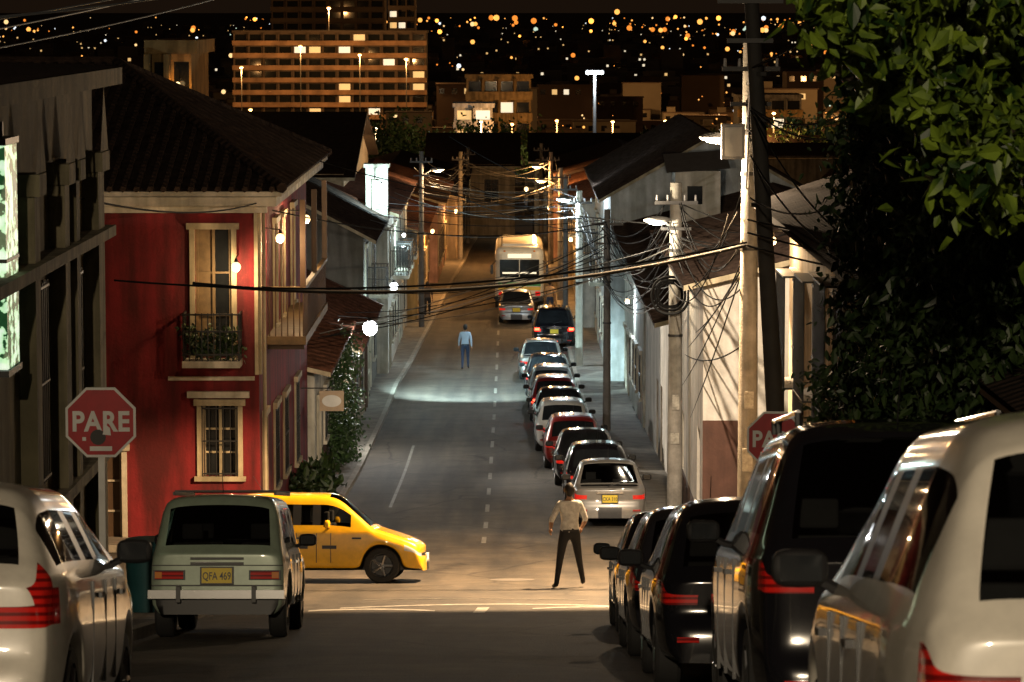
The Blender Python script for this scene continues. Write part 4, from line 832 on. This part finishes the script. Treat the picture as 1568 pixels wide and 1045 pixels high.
# ---------------------------------------------------------------- people
SKIN=mat('skin',(.28,.15,.09),.5,var=.1); HAIR=mat('hair_black',(.012,.01,.009),.6)
def person(name,x,y,shirt,pants,yaw=0,stride=.0,spread=.1,height=1.72,arms='down',sleeve='short'):
    M=Matrix.Translation((x,y,zr(y)+.0))@Matrix.Rotation(yaw,4,'Z')@Matrix.Scale(height/1.74,4)
    e=empty(name,M)
    J={'pel':(0,0,.97,.135),'spi':(0,-.01,1.13,.125),'che':(0,-.01,1.32,.15),'nec':(0,0,1.47,.06),'hb':(0,.015,1.57,.052)}
    E=[('pel','spi'),('spi','che'),('che','nec'),('nec','hb')]
    for s_,n in((1,'r'),(-1,'l')):
        st=stride*s_
        J['sh'+n]=(s_*.175,-.005,1.41,.068)
        if arms=='front': J['el'+n]=(s_*(.27 if s_>0 else .31),-.03,1.15,.046);J['wr'+n]=(s_*(.22 if s_>0 else .30),.12,.98,.03)
        else: J['el'+n]=(s_*.235,-.02-st*.35,1.13,.046);J['wr'+n]=(s_*.25,.06-st*.8,.9,.03)
        J['hi'+n]=(s_*.095,0,.90,.098);J['kn'+n]=(s_*(.095+spread*.5),st*.5+.02,.50,.064);J['an'+n]=(s_*(.1+spread),st-.02,.085,.043);J['to'+n]=(s_*(.12+spread),st+.16,.035,.036)
        E+=[('che','sh'+n),('sh'+n,'el'+n),('el'+n,'wr'+n),('pel','hi'+n),('hi'+n,'kn'+n),('kn'+n,'an'+n),('an'+n,'to'+n)]
    ks=list(J); me=bpy.data.meshes.new('sk'); me.from_pydata([J[k_][:3] for k_ in ks],[(ks.index(a),ks.index(b_)) for a,b_ in E],[])
    o=bpy.data.objects.new('sk',me); COL.objects.link(o); o.modifiers.new('k','SKIN')
    sv=me.skin_vertices[0].data
    for i,k_ in enumerate(ks): sv[i].radius=(J[k_][3]*(1.15 if k_ in('che','pel','spi') else 1),J[k_][3]*(.8 if k_ in('che','pel','spi') else 1)); sv[i].use_root=(i==0)
    s2=o.modifiers.new('s','SUBSURF'); s2.levels=2; s2.render_levels=2
    dg=bpy.context.evaluated_depsgraph_get(); nm_=bpy.data.meshes.new_from_object(o.evaluated_get(dg)); bpy.data.objects.remove(o)
    nm_.materials.clear()
    for m in (SKIN,shirt,pants,BLK): nm_.materials.append(m)
    for pgn in nm_.polygons:
        c=pgn.center; arm=abs(c.x)>.2 and c.z>.75 or (arms=='front' and c.y>.1 and c.z>.9 and c.z<1.2)
        m=0
        if c.z<.085: m=3
        elif c.z<.985 and not arm: m=2
        elif arm: m=1 if (sleeve=='long' or c.z>1.12) else 0
        elif c.z<1.475: m=1
        pgn.material_index=m; pgn.use_smooth=True
    bo=bpy.data.objects.new('body',nm_); COL.objects.link(bo); bo.parent=e
    b=MB(); hc=(0,.02,1.645)
    def hf(p_): 
        if p_.z<0: p_.x*=(1-.25*(-p_.z/.12)); p_.y*=(1-.1*(-p_.z/.12))
        return p_
    b.sph(hc,(.077,.095,.118),SKIN,16,12,hf)
    def hr(p_):
        if p_.y>.03 and p_.z<.05: p_*=.9
        if p_.z<-.05 and p_.y>0: p_*=.85
        return p_
    b.sph((0,.004,1.652),(.086,.102,.122),HAIR,16,12,hr)
    for s_ in(1,-1): b.sph((s_*.085,.02,1.64),(.012,.02,.03),SKIN,8,6); b.sph((s_*.03,.108,1.655),(.012,.008,.008),SW,6,4); b.sph((s_*.03,.114,1.655),(.006,.005,.006),BLK,6,4)
    b.sph((0,.122,1.63),(.014,.018,.022),SKIN,8,6); b.sph((0,.108,1.595),(.025,.008,.008),mat('lips',(.3,.1,.08),.5),8,4)
    for s_,n in((1,'r'),(-1,'l')):
        w_=Vector(J['wr'+n][:3]); d_=(w_-Vector(J['el'+n][:3])).normalized(); sd=Vector((0,1,0)) if arms!='front' else Vector((0,0,1)); sd=(sd-d_*sd.dot(d_)).normalized()
        b.sph(w_+d_*.05,(.032,.035,.045),SKIN,8,6)
        for k_,ln in enumerate((.075,.085,.08,.062)):
            a_=w_+d_*.08+sd*(.028-.018*k_); m_=a_+d_*ln*.55; q_=m_+(d_*.8+Vector((-s_*.5,0,0))).normalized()*ln*.45
            b.cyl(a_,m_,.009,.008,SKIN,6); b.cyl(m_,q_,.008,.006,SKIN,6)
        a_=w_+d_*.03+sd*.03; b.cyl(a_,a_+(d_+sd*.8).normalized()*.06,.011,.008,SKIN,6)
    b.box(-.13,.13,-.105,.105,.965,.995,BLK)
    b.obj('head_hair_hands',e,smooth=True,ang=60)
    return e
person('man_in_white_shirt',.97,54.4,mat('shirt_white',(.6,.6,.58),.85,var=.3,scale=12,bump=.8,bscale=9),mat('trousers_black',(.015,.015,.017),.85),spread=.15,stride=.14,height=1.76,arms='front',yaw=.15)
person('man_in_blue_shirt',-1.83,127,mat('shirt_blue',(.38,.48,.60),.85,var=.15),mat('trousers_navy',(.03,.045,.09),.85),spread=.01,stride=.16,height=1.74,sleeve='long')
person('pedestrian_in_dark_clothes',-3.9,150,mat('shirt_dark',(.08,.06,.05),.85),mat('trousers_black',(0,0,0)),stride=.15,spread=.0,height=1.65)
person('pedestrian_in_orange_shirt',1.75,150,mat('shirt_orange',(.5,.3,.15),.85),mat('trousers_navy',(0,0,0)),stride=.1,spread=.02,height=1.7)
e=empty('blue_waste_bin'); b=MB(); bz=zr(42)+.13; BT=mat('bin_teal',(.02,.09,.10),.5); b.cyl((-4.75,42,bz),(-4.75,42,bz+.9),.24,.30,BT,14); b.cyl((-4.75,42,bz+.9),(-4.75,42,bz+.96),.33,.28,BT,14); b.obj('bin',e,smooth=True)
# ---------------------------------------------------------------- world
w=bpy.data.worlds.new('World'); S.world=w; w.use_nodes=True; nt=w.node_tree; N=nt.nodes
sk=N.new('ShaderNodeTexSky'); sk.sky_type='NISHITA'; sk.sun_disc=False; sk.sun_elevation=math.radians(-3); sk.sun_rotation=math.radians(180)
bg=N['Background']; bg.inputs[1].default_value=.01; nt.links.new(sk.outputs[0],bg.inputs[0])
bg2=N.new('ShaderNodeBackground'); bg2.inputs[0].default_value=(.9,.5,.28,1); bg2.inputs[1].default_value=.010
ad=N.new('ShaderNodeAddShader'); nt.links.new(bg.outputs[0],ad.inputs[0]); nt.links.new(bg2.outputs[0],ad.inputs[1]); nt.links.new(ad.outputs[0],N['World Output'].inputs[0])
# ---------------------------------------------------------------- camera
cam=bpy.data.cameras.new('Camera'); co=bpy.data.objects.new('Camera',cam); COL.objects.link(co); co.location=(0,0,0)
cam.sensor_width=36; cam.lens=5000/1568*36; cam.clip_start=.5; cam.clip_end=60000
co.rotation_euler=(math.radians(90)-math.atan(507/5000),0,0); cam.dof.use_dof=True; cam.dof.focus_distance=62; cam.dof.aperture_fstop=9
S.camera=co
S.view_settings.view_transform='Standard'; S.view_settings.look='None'; S.view_settings.exposure=0
